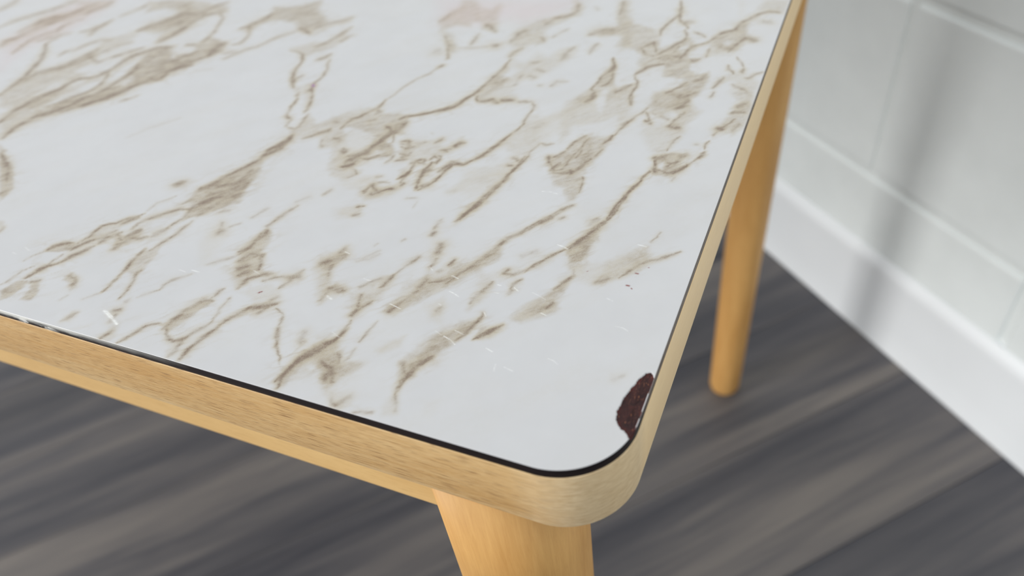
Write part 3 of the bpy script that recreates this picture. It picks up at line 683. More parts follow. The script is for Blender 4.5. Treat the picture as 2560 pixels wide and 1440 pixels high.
v 0.73 0.50 -94.6,87.6 -96.2,90.6 -96.6,94.0 -96.7,97.5 -96.7,100.2 -96.8,102.1
v 0.88 0.40 -96.1,96.8 -95.2,97.9
v 0.63 0.50 -103.1,91.1 -102.2,93.1 -101.7,95.4
v 0.68 0.35 -101.0,87.3 -100.6,88.7
v 0.88 0.40 -103.6,100.0 -102.2,101.2 -101.5,103.2
v 0.37 0.35 -95.6,101.4 -94.7,104.8 -95.3,106.6 -96.3,106.3
v 0.71 0.30 -113.8,111.4 -112.6,112.2
v 0.52 0.25 -113.0,110.1 -110.7,109.7 -110.2,112.2
v 0.68 0.22 -109.2,107.6 -107.7,109.4
v 0.76 0.30 -106.3,111.2 -105.1,112.9
v 0.48 0.30 -99.6,115.1 -99.6,117.1
v 0.57 0.35 -97.2,109.9 -95.6,110.3 -94.1,109.6
v 0.72 0.30 -108.8,102.5 -108.2,103.5
v 0.31 0.15 -105.4,118.8 -104.9,118.4
v 1.06 0.55 -93.0,113.2 -92.3,114.9
v 0.49 0.30 -92.3,114.9 -90.6,115.7
v 0.58 0.45 -69.7,87.3 -69.4,90.2 -68.5,93.7 -68.4,97.0 -67.6,99.4 -67.6,103.3 -66.9,106.0 -66.0,109.8 -65.6,113.0
v 0.62 0.40 -69.6,110.7 -68.3,110.2
v 0.69 0.40 -69.8,106.7 -69.1,106.8
v 0.39 0.25 -65.6,113.0 -65.7,116.7 -64.7,121.1
v 0.62 0.30 -64.0,121.3 -61.9,120.9 -59.7,122.3
v 1.05 0.15 -70.2,130.1 -68.2,133.6
v 0.70 0.50 -58.4,114.7 -57.2,111.4
v 0.74 0.45 -55.2,107.5 -54.5,109.9 -53.8,112.3
v 0.62 0.40 -56.8,114.7 -55.3,116.4 -54.3,118.9
v 0.52 0.40 -54.1,119.8 -53.4,123.7 -52.0,127.4 -50.5,129.6
v 0.61 0.50 -49.0,109.0 -48.1,107.5
v 0.62 0.35 -53.6,106.2 -51.1,106.4 -48.7,107.0 -46.8,108.7 -45.3,112.5
v 0.39 0.35 -49.7,123.2 -49.0,118.8 -49.3,116.0
v 0.34 0.40 -43.9,106.4 -42.6,101.8 -42.1,98.2
v 0.67 0.30 -58.3,150.7 -56.3,153.3
p 0.25 1.84 -63.2,138.2 -64.6,150.0 -60.3,154.1 -56.4,158.2 -51.9,156.9 -43.7,160.8 -41.1,152.7 -40.2,144.1 -42.8,135.2 -49.6,137.6 -57.2,134.0 -56.4,129.2 -57.7,123.2
p 0.38 1.34 -52.0,130.2 -49.9,128.8 -43.9,130.1 -41.6,132.1 -41.2,129.8 -41.7,123.2 -43.2,115.2 -44.9,111.7 -43.8,108.6 -48.2,115.3 -47.9,122.2
p 0.35 1.62 -34.6,156.2 -36.0,162.3 -30.8,163.4 -28.9,162.6 -24.0,164.7 -19.9,165.5 -21.8,159.8 -18.5,152.8 -16.0,153.3 -19.1,144.3 -21.2,140.4 -24.5,140.2 -23.7,144.2 -21.7,149.6 -26.0,151.2 -28.8,146.6 -33.5,149.1
p 0.20 1.99 -32.6,134.6 -32.9,140.3 -29.9,140.9 -19.4,140.3 -19.1,135.7 -21.3,130.6 -21.6,126.0 -17.1,125.8 -20.5,124.5 -24.3,123.2 -27.3,126.5 -30.4,131.3
p 0.45 0.94 -24.7,122.7 -21.8,124.7 -19.5,125.6 -14.8,126.3 -15.4,124.0 -16.7,120.2 -17.0,118.4 -13.2,119.8 -14.3,116.1 -15.9,113.3 -21.1,112.8 -23.4,113.5 -23.6,118.6
p 0.35 1.19 -9.2,138.4 -8.9,144.1 -6.4,154.9 -4.2,162.4 -2.1,169.1 -0.4,156.6 -0.5,145.5 -3.4,140.1 -5.1,143.5 -7.5,141.1
e 0.90 1.05 -55.1,155.2 -52.3,156.3 -50.3,150.8 -50.0,144.6 -52.0,145.7
e 0.90 1.24 -49.4,137.1 -43.8,144.4 -41.2,138.5 -42.0,132.5 -46.4,134.4
e 0.90 0.69 -23.1,118.7 -21.1,120.4 -20.1,116.4 -20.6,114.6 -22.2,116.3
v 0.68 0.40 -58.2,150.8 -56.5,153.3 -55.7,156.2
v 0.38 0.30 -42.5,157.7 -41.0,151.7
v 0.60 0.50 -41.7,131.6 -41.9,128.7 -43.1,126.1
v 0.46 0.40 -42.5,122.5 -43.6,118.7
v 0.49 0.45 -41.0,131.7 -39.9,136.8 -38.8,141.4 -37.6,144.7 -35.9,148.1 -34.9,151.4
v 0.81 0.30 -40.4,138.6 -39.3,141.3
v 0.83 0.50 -33.2,143.2 -31.9,142.4 -31.3,141.1
v 0.43 0.40 -34.8,148.8 -33.2,146.1 -31.9,143.4
v 0.60 0.25 -32.2,148.4 -31.3,148.1
v 1.11 0.40 -24.3,141.2 -21.6,140.8
v 0.60 0.45 -24.5,142.1 -23.7,145.2 -22.7,148.4 -21.8,151.1
v 1.25 0.32 -25.5,153.4 -23.1,154.4
v 0.82 0.38 -25.8,160.1 -23.5,162.7 -21.4,165.2
v 0.58 0.25 -22.0,158.2 -21.8,158.5
v 0.84 0.45 -31.4,162.7 -29.7,163.6
v 0.70 0.30 -28.2,146.2 -26.2,145.7
v 0.50 0.32 -21.8,126.9 -21.4,131.0 -20.6,134.0 -19.4,136.1
v 0.56 0.25 -13.6,132.4 -13.3,132.6
v 0.85 0.50 -24.2,121.9 -21.7,122.5
v 0.66 0.35 -22.4,123.2 -19.4,125.2
v 0.75 0.50 -19.8,119.9 -17.7,120.4 -16.6,123.7 -15.0,125.4
v 0.95 0.40 -16.6,124.6 -15.1,125.8
v 0.67 0.50 -23.4,116.0 -22.2,114.2
v 0.24 0.40 -24.5,121.8 -23.6,117.7
v 0.73 0.50 -16.8,114.7 -15.3,116.7 -14.4,118.6 -13.5,120.1
v 0.44 0.35 -19.3,117.9 -18.9,120.1
v 0.40 0.30 -16.5,111.1 -16.0,112.8
v 0.34 0.35 -13.5,120.1 -11.6,123.1
v 0.65 0.50 -10.6,125.1 -10.3,126.9 -10.0,128.7
v 0.38 0.45 -10.2,130.5 -10.5,133.1 -9.6,135.6
v 0.42 0.30 -11.6,124.0 -10.9,125.0
v 0.42 0.35 -9.3,138.8 -8.7,140.8
v 1.04 0.50 -8.5,143.2 -7.4,143.0
v 0.55 0.45 -7.6,143.9 -5.6,147.2 -4.5,150.3
v 0.76 0.40 -4.6,157.7 -2.9,160.6
v 0.87 0.38 -6.4,153.9 -3.6,154.9 -1.6,154.9
v 0.43 0.30 -3.7,142.9 -2.2,147.5
v 0.43 0.58 -28.0,97.8 -27.5,101.5 -26.6,104.1 -25.8,107.2 -25.3,109.7 -24.5,112.0 -23.6,114.3
v 1.03 0.15 -7.2,167.0 -4.0,168.2
p 0.25 1.46 -138.1,103.1 -140.9,108.0 -140.9,113.7 -137.7,111.2 -132.2,103.9 -134.4,102.9 -130.9,98.4 -127.7,97.2 -122.0,92.1 -118.2,90.3 -122.9,85.5 -128.1,86.5 -131.4,90.3 -134.0,96.7
p 0.60 1.09 -122.7,107.1 -120.9,110.0 -116.3,109.0 -114.0,106.2 -112.9,102.6 -114.1,101.4 -117.9,100.5 -117.1,104.5 -120.1,103.8 -121.7,99.6 -123.0,100.2
p 0.50 0.96 -125.2,120.3 -122.5,121.9 -120.5,123.9 -118.8,123.8 -117.0,119.4 -118.7,115.0 -120.9,115.5
p 0.20 1.32 -112.5,79.4 -112.5,86.3 -111.4,91.5 -109.6,91.0 -109.9,87.4 -107.6,84.9 -103.0,87.0 -101.5,89.5 -99.9,92.9 -100.9,85.8 -101.5,81.8 -105.7,79.1 -108.8,77.1
p 0.12 1.36 -116.5,84.9 -116.2,89.4 -113.3,89.7 -112.6,85.9
p 0.20 1.11 -114.2,69.5 -113.1,72.3 -110.2,74.6 -107.5,74.9 -106.9,71.0 -108.0,68.8 -112.6,68.3
v 0.90 0.35 -148.5,109.4 -145.3,110.6 -145.3,112.7
v 0.50 0.25 -144.4,105.6 -141.5,101.3
v 1.01 0.25 -145.8,117.4 -145.4,117.5
v 0.74 0.28 -140.1,107.6 -137.2,106.8
v 1.21 0.50 -133.1,102.2 -131.2,100.2 -132.8,100.8
v 1.35 0.52 -128.5,98.5 -125.7,100.1 -124.0,102.4 -122.7,105.6
v 0.76 0.50 -123.0,106.0 -122.0,109.7 -122.1,113.2 -121.4,116.4
v 1.74 0.52 -126.6,96.5 -125.0,96.9
v 1.35 0.50 -127.3,92.6 -125.4,93.5 -123.8,94.9
v 0.66 0.45 -123.3,98.3 -120.1,98.5 -118.9,100.2 -117.5,102.0
v 0.53 0.38 -112.7,98.0 -112.0,100.4 -112.1,102.8
v 0.39 0.32 -122.1,91.6 -119.5,89.9
v 0.47 0.18 -119.3,89.5 -121.5,87.2
v 1.13 0.50 -120.8,116.5 -118.9,116.5
v 0.62 0.45 -124.4,119.4 -121.6,117.4
v 0.38 0.35 -119.2,114.9 -116.7,110.4
v 0.74 0.50 -110.6,85.5 -109.4,84.1
v 1.09 0.52 -108.2,81.0 -106.4,82.3
v 1.03 0.50 -103.2,84.8 -102.7,84.9
v 0.47 0.38 -111.2,80.6 -111.3,83.2
v 0.51 0.38 -105.3,83.4 -104.4,84.4
v 0.53 0.30 -111.8,90.0 -110.0,90.7
v 0.42 0.22 -109.4,87.1 -107.9,87.9 -105.3,88.1
v 0.68 0.38 -101.0,87.0 -100.6,88.4
v 0.55 0.50 -103.6,90.7 -102.4,92.8 -101.5,94.3 -101.6,96.1
v 0.57 0.42 -109.4,72.8 -108.8,73.8 -107.3,74.1
v 0.66 0.28 -108.0,69.2 -106.6,70.1
v 0.41 0.12 -124.6,75.6 -124.3,78.2 -123.2,79.8
v 0.56 0.15 -95.2,81.7 -92.0,82.5
v 0.30 0.12 -91.0,77.9 -91.1,80.7
v 0.57 0.45 -73.6,75.8 -72.4,81.1 -71.1,83.8 -69.9,86.5
v 0.92 0.08 -83.5,88.4 -81.7,89.3
p 0.35 1.05 -232.2,33.9 -229.7,33.8 -227.0,31.5 -226.1,28.8
v 1.06 0.40 -246.9,46.3 -245.5,47.1
v 0.59 0.30 -226.5,29.2 -227.0,31.5
p 0.50 0.58 -201.1,25.6 -200.7,28.8 -198.5,31.0 -196.4,32.0 -192.8,31.8 -192.4,29.2 -195.1,26.9 -199.1,25.8
p 0.30 0.99 -192.6,32.2 -190.8,35.9 -191.5,40.9 -187.8,43.1 -185.3,45.4 -181.3,50.6 -181.1,48.6 -183.4,43.9 -185.3,40.5 -186.8,36.6 -187.9,34.3
p 0.20 0.93 -190.4,21.8 -188.5,23.8 -187.7,21.8
p 0.33 0.96 -178.3,33.4 -181.2,38.4 -177.5,39.4 -176.9,44.4 -174.3,43.1 -173.6,40.5 -170.7,41.3 -171.1,39.6 -175.9,36.0 -176.4,33.5
p 0.35 0.76 -165.7,25.1 -166.5,29.9 -166.3,35.5 -164.6,36.0 -162.9,39.5 -160.7,35.2 -160.5,31.6 -159.5,27.2 -159.9,24.3 -163.2,26.1
p 0.42 0.89 -183.3,18.3 -183.0,20.2 -179.6,19.8 -177.0,17.6 -176.0,15.1 -176.6,13.3 -179.2,16.0 -182.1,16.9
p 0.60 0.74 -199.6,6.6 -198.7,9.3 -197.5,12.2 -194.7,12.6 -193.1,10.6 -193.5,8.1 -194.1,5.5 -195.9,3.6
p 0.55 0.73 -189.3,5.9 -190.1,10.1 -193.1,12.7 -190.3,13.8 -187.3,10.9 -185.8,8.6 -186.0,6.5
v 0.44 0.22 -202.1,8.7 -201.1,10.8 -200.7,13.4 -200.3,16.1 -198.3,18.8
v 0.42 0.18 -204.5,19.7 -202.8,22.8 -200.8,25.7
v 0.81 0.50 -200.4,26.6 -199.2,29.1 -197.3,30.5 -195.0,31.6
v 0.92 0.50 -192.1,28.5 -191.3,31.0 -190.2,32.9 -188.2,35.0
v 0.56 0.50 -192.8,31.8 -192.2,33.9 -191.1,36.2 -191.3,39.3 -191.3,41.4 -189.5,43.1 -187.2,43.9 -186.0,46.5 -184.2,48.2 -182.1,49.6 -181.1,51.1
v 0.86 0.40 -184.9,44.3 -183.7,46.7 -181.5,48.9
v 0.66 0.30 -187.9,34.7 -186.5,36.6 -185.4,38.9 -184.0,41.3
v 0.91 0.52 -190.1,23.7 -189.3,26.2 -187.9,28.1 -186.8,30.3 -185.7,32.5
v 1.22 0.45 -184.9,34.3 -184.9,36.7 -184.2,38.0
v 0.92 0.42 -184.1,37.7 -182.1,39.4 -181.5,40.8
v 0.62 0.45 -196.4,13.5 -195.5,16.3 -194.5,18.8
v 1.08 0.50 -195.7,17.4 -194.5,18.8 -193.4,20.6
v 0.49 0.50 -193.1,20.3 -191.4,21.9 -190.4,24.0
v 0.40 0.28 -194.3,21.1 -193.8,23.1 -193.2,25.1 -192.9,26.4
v 0.98 0.50 -177.5,34.0 -177.7,35.5
v 0.77 0.40 -177.5,35.9 -176.0,37.9 -174.8,39.4 -171.7,40.2 -170.4,41.0
v 1.28 0.38 -177.8,39.7 -176.7,42.0 -176.0,43.4
v 0.41 0.35 -181.9,39.8 -178.4,37.6
v 0.67 0.40 -179.2,43.4 -179.0,46.3 -177.8,48.6 -175.3,51.4 -172.7,54.1 -169.9,56.5 -166.9,56.9
v 0.85 0.25 -177.1,49.6 -171.7,54.8
v 1.07 0.38 -169.1,41.7 -168.2,44.3 -166.8,46.7
v 0.57 0.45 -167.1,47.0 -165.9,50.1 -165.3,53.1 -165.8,56.3 -165.8,58.0
v 0.58 0.40 -164.6,36.0 -163.5,40.1 -162.1,44.0 -161.5,46.9 -161.1,50.2 -161.0,52.2
v 0.44 0.20 -181.3,52.7 -180.6,57.2 -178.3,60.4 -176.8,62.5
v 0.67 0.30 -171.2,59.6 -169.7,62.6
v 0.64 0.52 -165.6,23.7 -165.8,26.5 -166.5,29.2 -166.7,32.4 -166.9,36.1
v 0.43 0.45 -165.6,15.7 -165.3,18.6 -165.5,22.0 -165.6,24.4
v 0.52 0.42 -157.8,15.0 -158.1,17.6 -158.5,20.2 -158.8,22.5 -160.7,24.7 -160.3,27.3
v 0.40 0.12 -175.4,11.6 -176.2,9.3
v 0.60 0.35 -182.1,19.0 -178.9,18.2
v 0.73 0.30 -177.4,15.8 -177.8,17.4
v 0.54 0.30 -193.1,12.7 -190.6,14.1
v 0.56 0.22 -148.0,22.2 -148.0,24.5 -147.1,26.8 -144.9,28.8 -142.8,30.8
v 0.45 0.18 -152.4,17.6 -150.1,20.2 -148.0,22.2
v 0.47 0.12 -169.2,11.7 -166.3,14.9
p 0.52 0.89 -164.4,51.6 -165.9,60.6 -165.6,63.9 -167.2,74.4 -155.2,77.3 -153.4,69.4 -154.3,62.8 -159.0,56.1 -162.9,53.5
p 0.35 1.13 -134.6,42.9 -134.9,49.8 -132.9,56.1 -129.3,53.5 -127.3,47.7 -128.8,44.5 -131.1,42.5
p 0.28 1.34 -129.2,33.2 -132.4,40.8 -128.3,46.0 -125.2,44.2 -122.1,37.8 -118.2,38.2 -122.3,34.5 -123.8,29.0
p 0.18 1.27 -122.6,28.1 -116.4,33.6 -110.7,32.8 -110.2,29.3 -116.5,26.9
p 0.50 0.69 -137.4,10.1 -135.3,13.7 -134.0,15.8 -132.1,21.7 -129.1,23.2 -128.4,21.0 -130.7,14.4 -132.5,8.8
p 0.22 1.03 -168.7,2.5 -168.2,6.9 -165.9,7.0 -166.6,3.2
p 0.15 1.25 -162.9,0.8 -158.2,4.5 -158.2,2.8
p 0.20 1.22 -150.8,-0.1 -151.3,5.4 -150.1,7.5 -147.1,3.3 -147.9,0.2
p 0.35 1.28 -91.1,2.8 -89.5,12.7 -83.6,20.8 -79.5,15.8 -77.1,14.0 -76.0,7.5 -78.8,6.6 -84.4,11.7 -88.2,7.5 -88.5,3.6
p 0.25 0.78 -123.4,14.9 -120.4,17.5 -116.9,22.0 -115.0,24.9 -109.9,28.8 -107.6,27.1 -113.6,23.0 -117.9,18.2
v 1.25 0.35 -166.7,57.2 -165.3,59.9 -162.9,63.0 -159.5,66.3
v 1.13 0.35 -170.5,67.6 -166.6,73.6
v 1.02 0.30 -161.0,54.8 -158.8,62.4 -155.0,69.8
v 0.66 0.20 -154.6,58.7 -152.2,60.2
v 0.64 0.22 -150.1,54.6 -148.6,51.2
v 1.28 0.30 -147.6,50.0 -146.9,50.6
v 0.49 0.15 -145.7,53.5 -143.8,55.5
v 0.62 0.15 -141.4,59.1 -139.4,65.0
v 0.74 0.32 -132.4,60.0 -131.3,64.0 -130.2,68.9
v 0.84 0.15 -131.6,70.9 -128.6,74.1
v 0.63 0.20 -124.2,76.8 -123.1,79.5
v 0.90 0.40 -134.6,43.6 -132.7,46.9 -132.1,52.0 -132.0,54.9
v 0.67 0.25 -133.4,56.8 -132.4,60.0
v 1.02 0.42 -131.6,39.7 -129.7,43.6 -126.6,43.8
v 0.70 0.42 -122.9,38.2 -125.3,42.8 -125.6,44.7
v 1.14 0.38 -129.5,37.0 -127.7,38.8
v 0.84 0.38 -127.8,34.2 -126.0,36.6 -126.9,35.1
v 0.66 0.20 -141.1,35.7 -136.5,39.0 -133.7,42.5
v 0.71 0.38 -124.2,29.5 -124.0,34.0 -121.3,36.0 -117.6,38.0
v 0.66 0.32 -118.5,34.3 -115.8,37.0 -111.5,38.2 -109.6,40.6 -109.1,42.1
v 0.91 0.40 -111.1,37.6 -108.9,38.9
v 0.64 0.32 -111.9,33.1 -110.9,35.8 -109.9,38.0
v 0.94 0.42 -135.4,9.0 -134.5,13.9 -133.1,18.4 -130.9,22.1 -128.7,22.7
v 0.52 0.30 -129.5,23.7 -129.0,26.9 -128.1,28.4
v 0.58 0.42 -144.5,0.7 -142.9,4.5 -140.8,8.6 -137.9,10.6
v 0.64 0.42 -134.2,9.4 -130.6,6.6 -128.6,6.1 -126.5,7.8 -125.2,11.0 -123.4,13.7 -122.5,15.7
v 0.38 0.30 -122.9,16.2 -123.8,21.7 -124.0,25.9
v 0.80 0.48 -122.2,1.6 -122.0,5.4 -121.3,9.4 -120.3,12.4 -119.7,15.4
v 0.62 0.42 -119.7,15.4 -118.3,18.7 -116.5,21.5 -115.1,23.7
v 1.08 0.45 -115.5,23.6 -112.2,25.1 -108.4,27.4
v 0.64 0.30 -111.1,28.4 -109.8,30.0
v 0.62 0.30 -111.6,22.4 -110.2,25.1
v 0.73 0.35 -126.1,0.9 -125.6,3.7 -126.9,7.7
v 0.39 0.32 -107.3,26.0 -104.4,24.0 -102.8,21.6 -101.3,17.6 -98.5,13.1 -94.6,9.6
v 0.56 0.22 -101.8,19.6 -98.8,14.1
v 0.90 0.25 -93.2,17.4 -93.8,20.4
v 0.80 0.38 -155.4,10.7 -154.1,11.7
v 0.74 0.25 -153.1,7.2 -153.8,9.3
v 0.78 0.28 -167.9,2.8 -167.1,4.8 -166.4,6.8
v 0.53 0.22 -151.2,0.3 -149.6,3.1
v 0.59 0.28 -150.8,1.0 -149.6,4.2
v 0.57 0.18 -154.9,14.8 -154.5,15.8
v 0.62 0.45 -91.3,3.1 -90.2,10.4 -87.5,16.4 -83.4,21.9 -82.8,25.3
v 0.97 0.45 -90.4,9.4 -87.2,16.0 -84.6,18.9
v 0.69 0.35 -82.0,11.5 -78.9,11.4 -76.7,7.3
v 0.50 0.30 -80.5,16.0 -78.2,13.7
s 0.34 1.00 -158.5,9.8 -154.9,8.4 -151.8,7.3 -150.3,6.6
s 0.19 1.00 -157.8,10.0 -153.8,8.5
s 0.15 0.80 -147.9,31.2 -145.4,30.9
s 0.16 0.80 -144.2,32.2 -140.9,32.1
s 0.14 0.80 -124.7,37.7 -121.9,36.8
s 0.13 0.60 -209.5,25.3 -207.0,24.5
s 0.15 0.50 -211.9,22.1 -210.2,21.8
s 0.14 0.60 -95.8,34.1 -93.6,33.5
s 0.10 0.60 -86.5,22.6 -83.6,21.6
p 0.18 1.67 -76.5,71.1 -74.4,73.8 -72.2,82.3 -72.3,76.5 -73.4,72.6
p 0.30 1.73 -72.6,40.2 -71.6,49.5 -74.0,64.2 -72.9,63.9 -71.3,57.7 -71.8,52.5 -69.4,49.5 -65.7,51.2 -61.5,56.6 -58.4,62.6 -56.3,70.3 -54.9,70.1 -54.8,63.6 -57.6,57.8 -61.5,51.7 -64.7,46.6 -69.0,40.1 -73.0,34.4 -75.4,33.1 -77.1,36.0 -74.4,38.5
p 0.62 0.91 -29.7,87.6 -29.9,84.2 -30.4,78.0 -30.6,72.1 -31.2,67.6 -34.0,66.2 -36.3,71.2 -35.0,76.1 -32.1,82.9
p 0.25 1.93 -34.6,65.4 -29.1,67.6 -30.0,64.3 -31.7,63.2
p 0.18 1.70 -55.3,54.7 -51.2,58.3 -46.4,57.2 -50.1,53.8
p 0.38 1.36 -41.2,41.0 -39.8,46.4 -36.4,51.3 -34.1,56.0 -32.4,60.6 -31.1,61.5 -31.5,55.6 -33.4,51.0 -30.5,48.5 -34.4,44.1 -38.7,40.7
p 0.28 1.66 -25.0,60.3 -23.6,69.7 -19.1,75.3 -14.8,79.0 -12.6,74.0 -8.9,75.0 -13.5,70.1 -18.9,63.8 -22.2,60.5
p 0.45 0.96 -59.1,21.5 -58.6,26.8 -57.6,30.8 -54.3,33.3 -50.7,37.1 -49.4,40.8 -49.0,38.1 -51.3,30.6 -54.1,26.1 -57.2,22.6
p 0.38 1.04 -60.7,12.3 -63.2,18.3 -61.1,19.0 -58.9,22.6 -57.0,22.2 -58.1,15.0
p 0.22 1.46 -84.2,28.8 -86.1,35.7 -87.8,40.0 -83.8,46.0 -81.2,47.4 -81.8,41.7 -81.1,38.9 -81.6,35.9
p 0.28 1.54 -104.2,43.4 -107.8,49.0 -102.9,51.6 -102.5,55.1 -99.2,50.7 -100.3,44.5 -97.8,39.0 -91.8,39.4 -90.5,37.4 -96.3,35.1 -96.0,31.1
p 0.18 1.09 -71.3,19.8 -69.8,23.9 -66.3,27.1 -65.7,23.6 -68.8,20.1
p 0.12 1.39 -63.1,35.6 -62.1,40.4 -63.6,45.2 -60.2,37.6
p 0.20 1.17 -54.5,40.9 -53.9,46.8 -52.0,53.2 -50.8,52.4 -52.8,45.4 -53.2,40.8
v 0.67 0.48 -74.3,74.5 -73.1,79.1 -71.7,82.4 -70.5,87.2 -69.2,92.1 -68.2,97.9
v 0.90 0.40 -72.3,81.5 -70.7,85.7
v 0.73 0.25 -79.2,69.7 -79.2,72.5 -78.9,74.7
v 0.80 0.35 -78.4,67.1 -78.2,68.6
v 1.11 0.48 -73.1,60.5 -73.8,63.6
v 0.52 0.35 -72.4,53.6 -72.1,57.5
v 0.64 0.50 -67.4,55.6 -66.9,58.3
v 0.54 0.30 -69.0,52.4 -68.5,53.1
v 0.62 0.32 -56.3,70.3 -56.6,65.7 -59.1,59.2 -62.5,53.9 -65.5,50.0 -69.3,47.7
v 0.73 0.42 -71.3,45.3 -70.7,48.5
v 0.70 0.35 -74.5,33.9 -73.6,37.0 -72.1,40.9 -70.9,43.7
v 0.86 0.35 -74.9,33.8 -73.6,37.0
v 0.49 0.28 -52.3,74.8 -49.2,79.7 -46.3,84.0 -43.2,90.5
v 0.75 0.38 -48.5,81.3 -46.4,84.3
v 0.66 0.35 -44.4,88.7 -42.2,91.5
v 0.52 0.20 -55.6,71.9 -52.3,74.8
v 0.62 0.30 -43.3,84.4 -42.7,85.3
v 0.57 0.55 -25.3,108.4 -26.8,104.3 -28.3,98.7 -29.1,94.1 -29.7,87.6
v 0.96 0.48 -36.1,71.9 -34.2,76.3 -31.7,81.7 -30.1,86.1
v 0.84 0.35 -32.9,86.1 -32.3,86.9
v 0.72 0.20 -33.7,83.8 -33.3,85.3
v 0.56 0.48 -44.7,59.5 -43.1,63.0 -41.0,65.5 -39.6,68.4 -36.9,71.7
v 0.59 0.30 -50.1,56.8 -47.4,57.5 -44.9,60.1
v 0.62 0.42 -50.2,57.1 -49.6,58.8
v 0.60 0.42 -45.9,52.0 -45.8,53.8 -44.3,56.3
v 0.48 0.25 -45.8,49.7 -45.3,51.6
v 0.64 0.30 -54.7,43.1 -53.9,46.8 -52.7,50.0 -52.0,53.2
v 0.45 0.35 -33.6,47.1 -32.7,50.1
v 0.54 0.35 -34.4,54.7 -33.0,57.5 -31.5,61.4
v 0.39 0.25 -31.9,63.7 -31.1,61.5
v 0.53 0.36 -18.5,63.9 -17.1,67.3 -15.0,70.9 -13.1,72.6 -10.6,73.9 -8.1,76.5 -5.6,79.0
v 0.65 0.28 -24.2,60.5 -21.5,63.1
v 0.33 0.20 -14.2,81.1 -12.6,86.1
v 0.73 0.14 -48.3,65.1 -44.7,68.3
v 0.54 0.45 -47.7,31.7 -45.5,33.9 -43.8,36.5 -42.6,38.4
v 0.64 0.48 -45.0,34.6 -43.3,37.2
v 0.54 0.48 -52.5,29.7 -51.1,32.7 -49.9,36.3 -49.3,39.7 -49.6,41.3
v 0.56 0.48 -59.9,13.0 -58.5,15.8 -58.0,19.4 -55.8,23.1
v 0.78 0.45 -57.5,20.1 -55.8,22.3
v 0.46 0.38 -86.3,16.3 -85.2,18.7 -83.6,21.9 -83.7,25.1 -83.7,27.8
v 0.83 0.48 -84.4,29.9 -84.1,31.6
v 0.68 0.38 -84.1,31.6 -82.6,34.4 -81.9,36.3
v 0.47 0.30 -84.4,32.1 -86.3,37.4
v 0.81 0.42 -82.1,42.2 -81.6,44.8 -81.2,47.4
v 0.47 0.25 -81.2,47.4 -79.8,51.5 -77.7,56.6
v 0.96 0.18 -79.0,53.7 -77.7,56.6
v 0.56 0.22 -88.5,40.4 -84.3,45.3
v 1.07 0.42 -97.2,37.3 -94.4,37.5 -92.0,37.6
v 0.63 0.30 -96.6,32.7 -96.5,36.3
v 0.94 0.35 -105.5,46.3 -104.5,47.9
v 0.88 0.40 -102.4,52.5 -102.0,53.9
v 0.88 0.35 -103.8,46.8 -100.4,51.0
v 0.64 0.32 -100.2,42.0 -101.8,46.0
v 0.53 0.10 -99.0,49.4 -94.2,51.4 -90.7,56.3
v 0.43 0.25 -77.2,21.7 -76.9,24.9 -76.4,30.0
v 0.37 0.20 -77.1,14.5 -77.0,19.1
v 0.74 0.25 -62.2,38.1 -61.6,39.4
v 0.39 0.15 -86.4,61.9 -85.8,63.1
v 0.35 0.10 -93.4,57.6 -93.2,59.0
v 0.58 0.10 -9.7,29.3 -7.8,31.2
s 0.16 0.90 -39.9,72.8 -38.0,72.4 -36.5,71.8
s 0.17 0.60 -53.7,96.0 -51.0,96.3 -48.4,95.8
s 0.15 0.80 -17.7,78.9 -15.1,78.6
s 0.13 0.70 -72.4,53.6 -71.0,52.7
s 0.15 0.90 -64.3,52.1 -62.2,51.5
s 0.14 0.90 -62.3,46.1 -60.2,45.5 -58.8,44.8
s 0.19 0.80 -50.1,52.3 -49.2,52.2
s 0.14 1.00 -76.2,36.8 -74.1,36.3 -72.5,35.9
s 0.18 0.80 -62.9,40.7 -62.1,40.4
s 0.12 0.80 -49.4,41.3 -48.2,40.0
s 0.12 0.60 -39.6,52.1 -37.2,51.3 -35.1,50.5
s 0.14 0.70 -34.5,45.4 -32.7,44.9
s 0.10 1.00 -56.1,30.2 -53.6,29.4 -51.9,28.3
s 0.11 0.80 -54.1,32.9 -51.2,32.2
s 0.12 0.80 -43.5,29.6 -41.4,28.9
s 0.13 0.90 -45.2,52.5 -43.6,51.5 -44.3,51.9
s 0.10 0.60 -27.0,31.0 -25.4,30.7 -24.0,29.9
s 0.09 0.60 -38.9,25.3 -38.8,24.2 -38.4,23.1
s 0.10 0.60 -36.5,25.1 -33.9,24.5
s 0.11 0.60 -85.7,21.7 -82.5,21.6
s 0.13 0.70 -95.9,34.6 -93.7,33.8
s 0.16 0.70 -89.2,43.9 -87.8,43.6 -86.7,43.7
s 0.12 0.50 -19.5,55.6 -17.7,55.0
s 0.12 0.50 -14.3,46.4 -12.4,46.4 -10.7,45.7
s 0.15 0.70 -101.1,52.8 -99.3,52.3
s 0.13 0.60 -49.8,49.1 -48.5,49.2
s 0.08 0.50 -59.2,31.3 -57.0,30.4
r 0.22 1.00 -14.9,67.1 -14.2,67.1
r 0.27 1.00 -15.9,61.8 -15.2,61.8
r 0.13 1.00 -14.4,61.1 -14.1,60.8
r 0.16 0.80 -12.2,70.3 -12.0,70.3
r 0.14 0.70 -28.0,64.2 -27.8,64.4
p 0.28 1.16 -90.0,0.0 -91.6,3.6 -89.7,12.4 -84.3,19.7 -81.8,18.5 -81.3,15.0 -78.0,13.6 -72.8,14.9 -75.5,11.7 -77.7,11.0 -76.4,6.9 -76.5,5.0 -79.6,6.7 -81.4,9.9 -86.7,12.2 -90.0,8.8 -88.7,3.0
p 0.18 1.24 -76.0,4.1 -69.7,6.1 -68.1,3.0 -70.2,0.2 -73.6,2.0
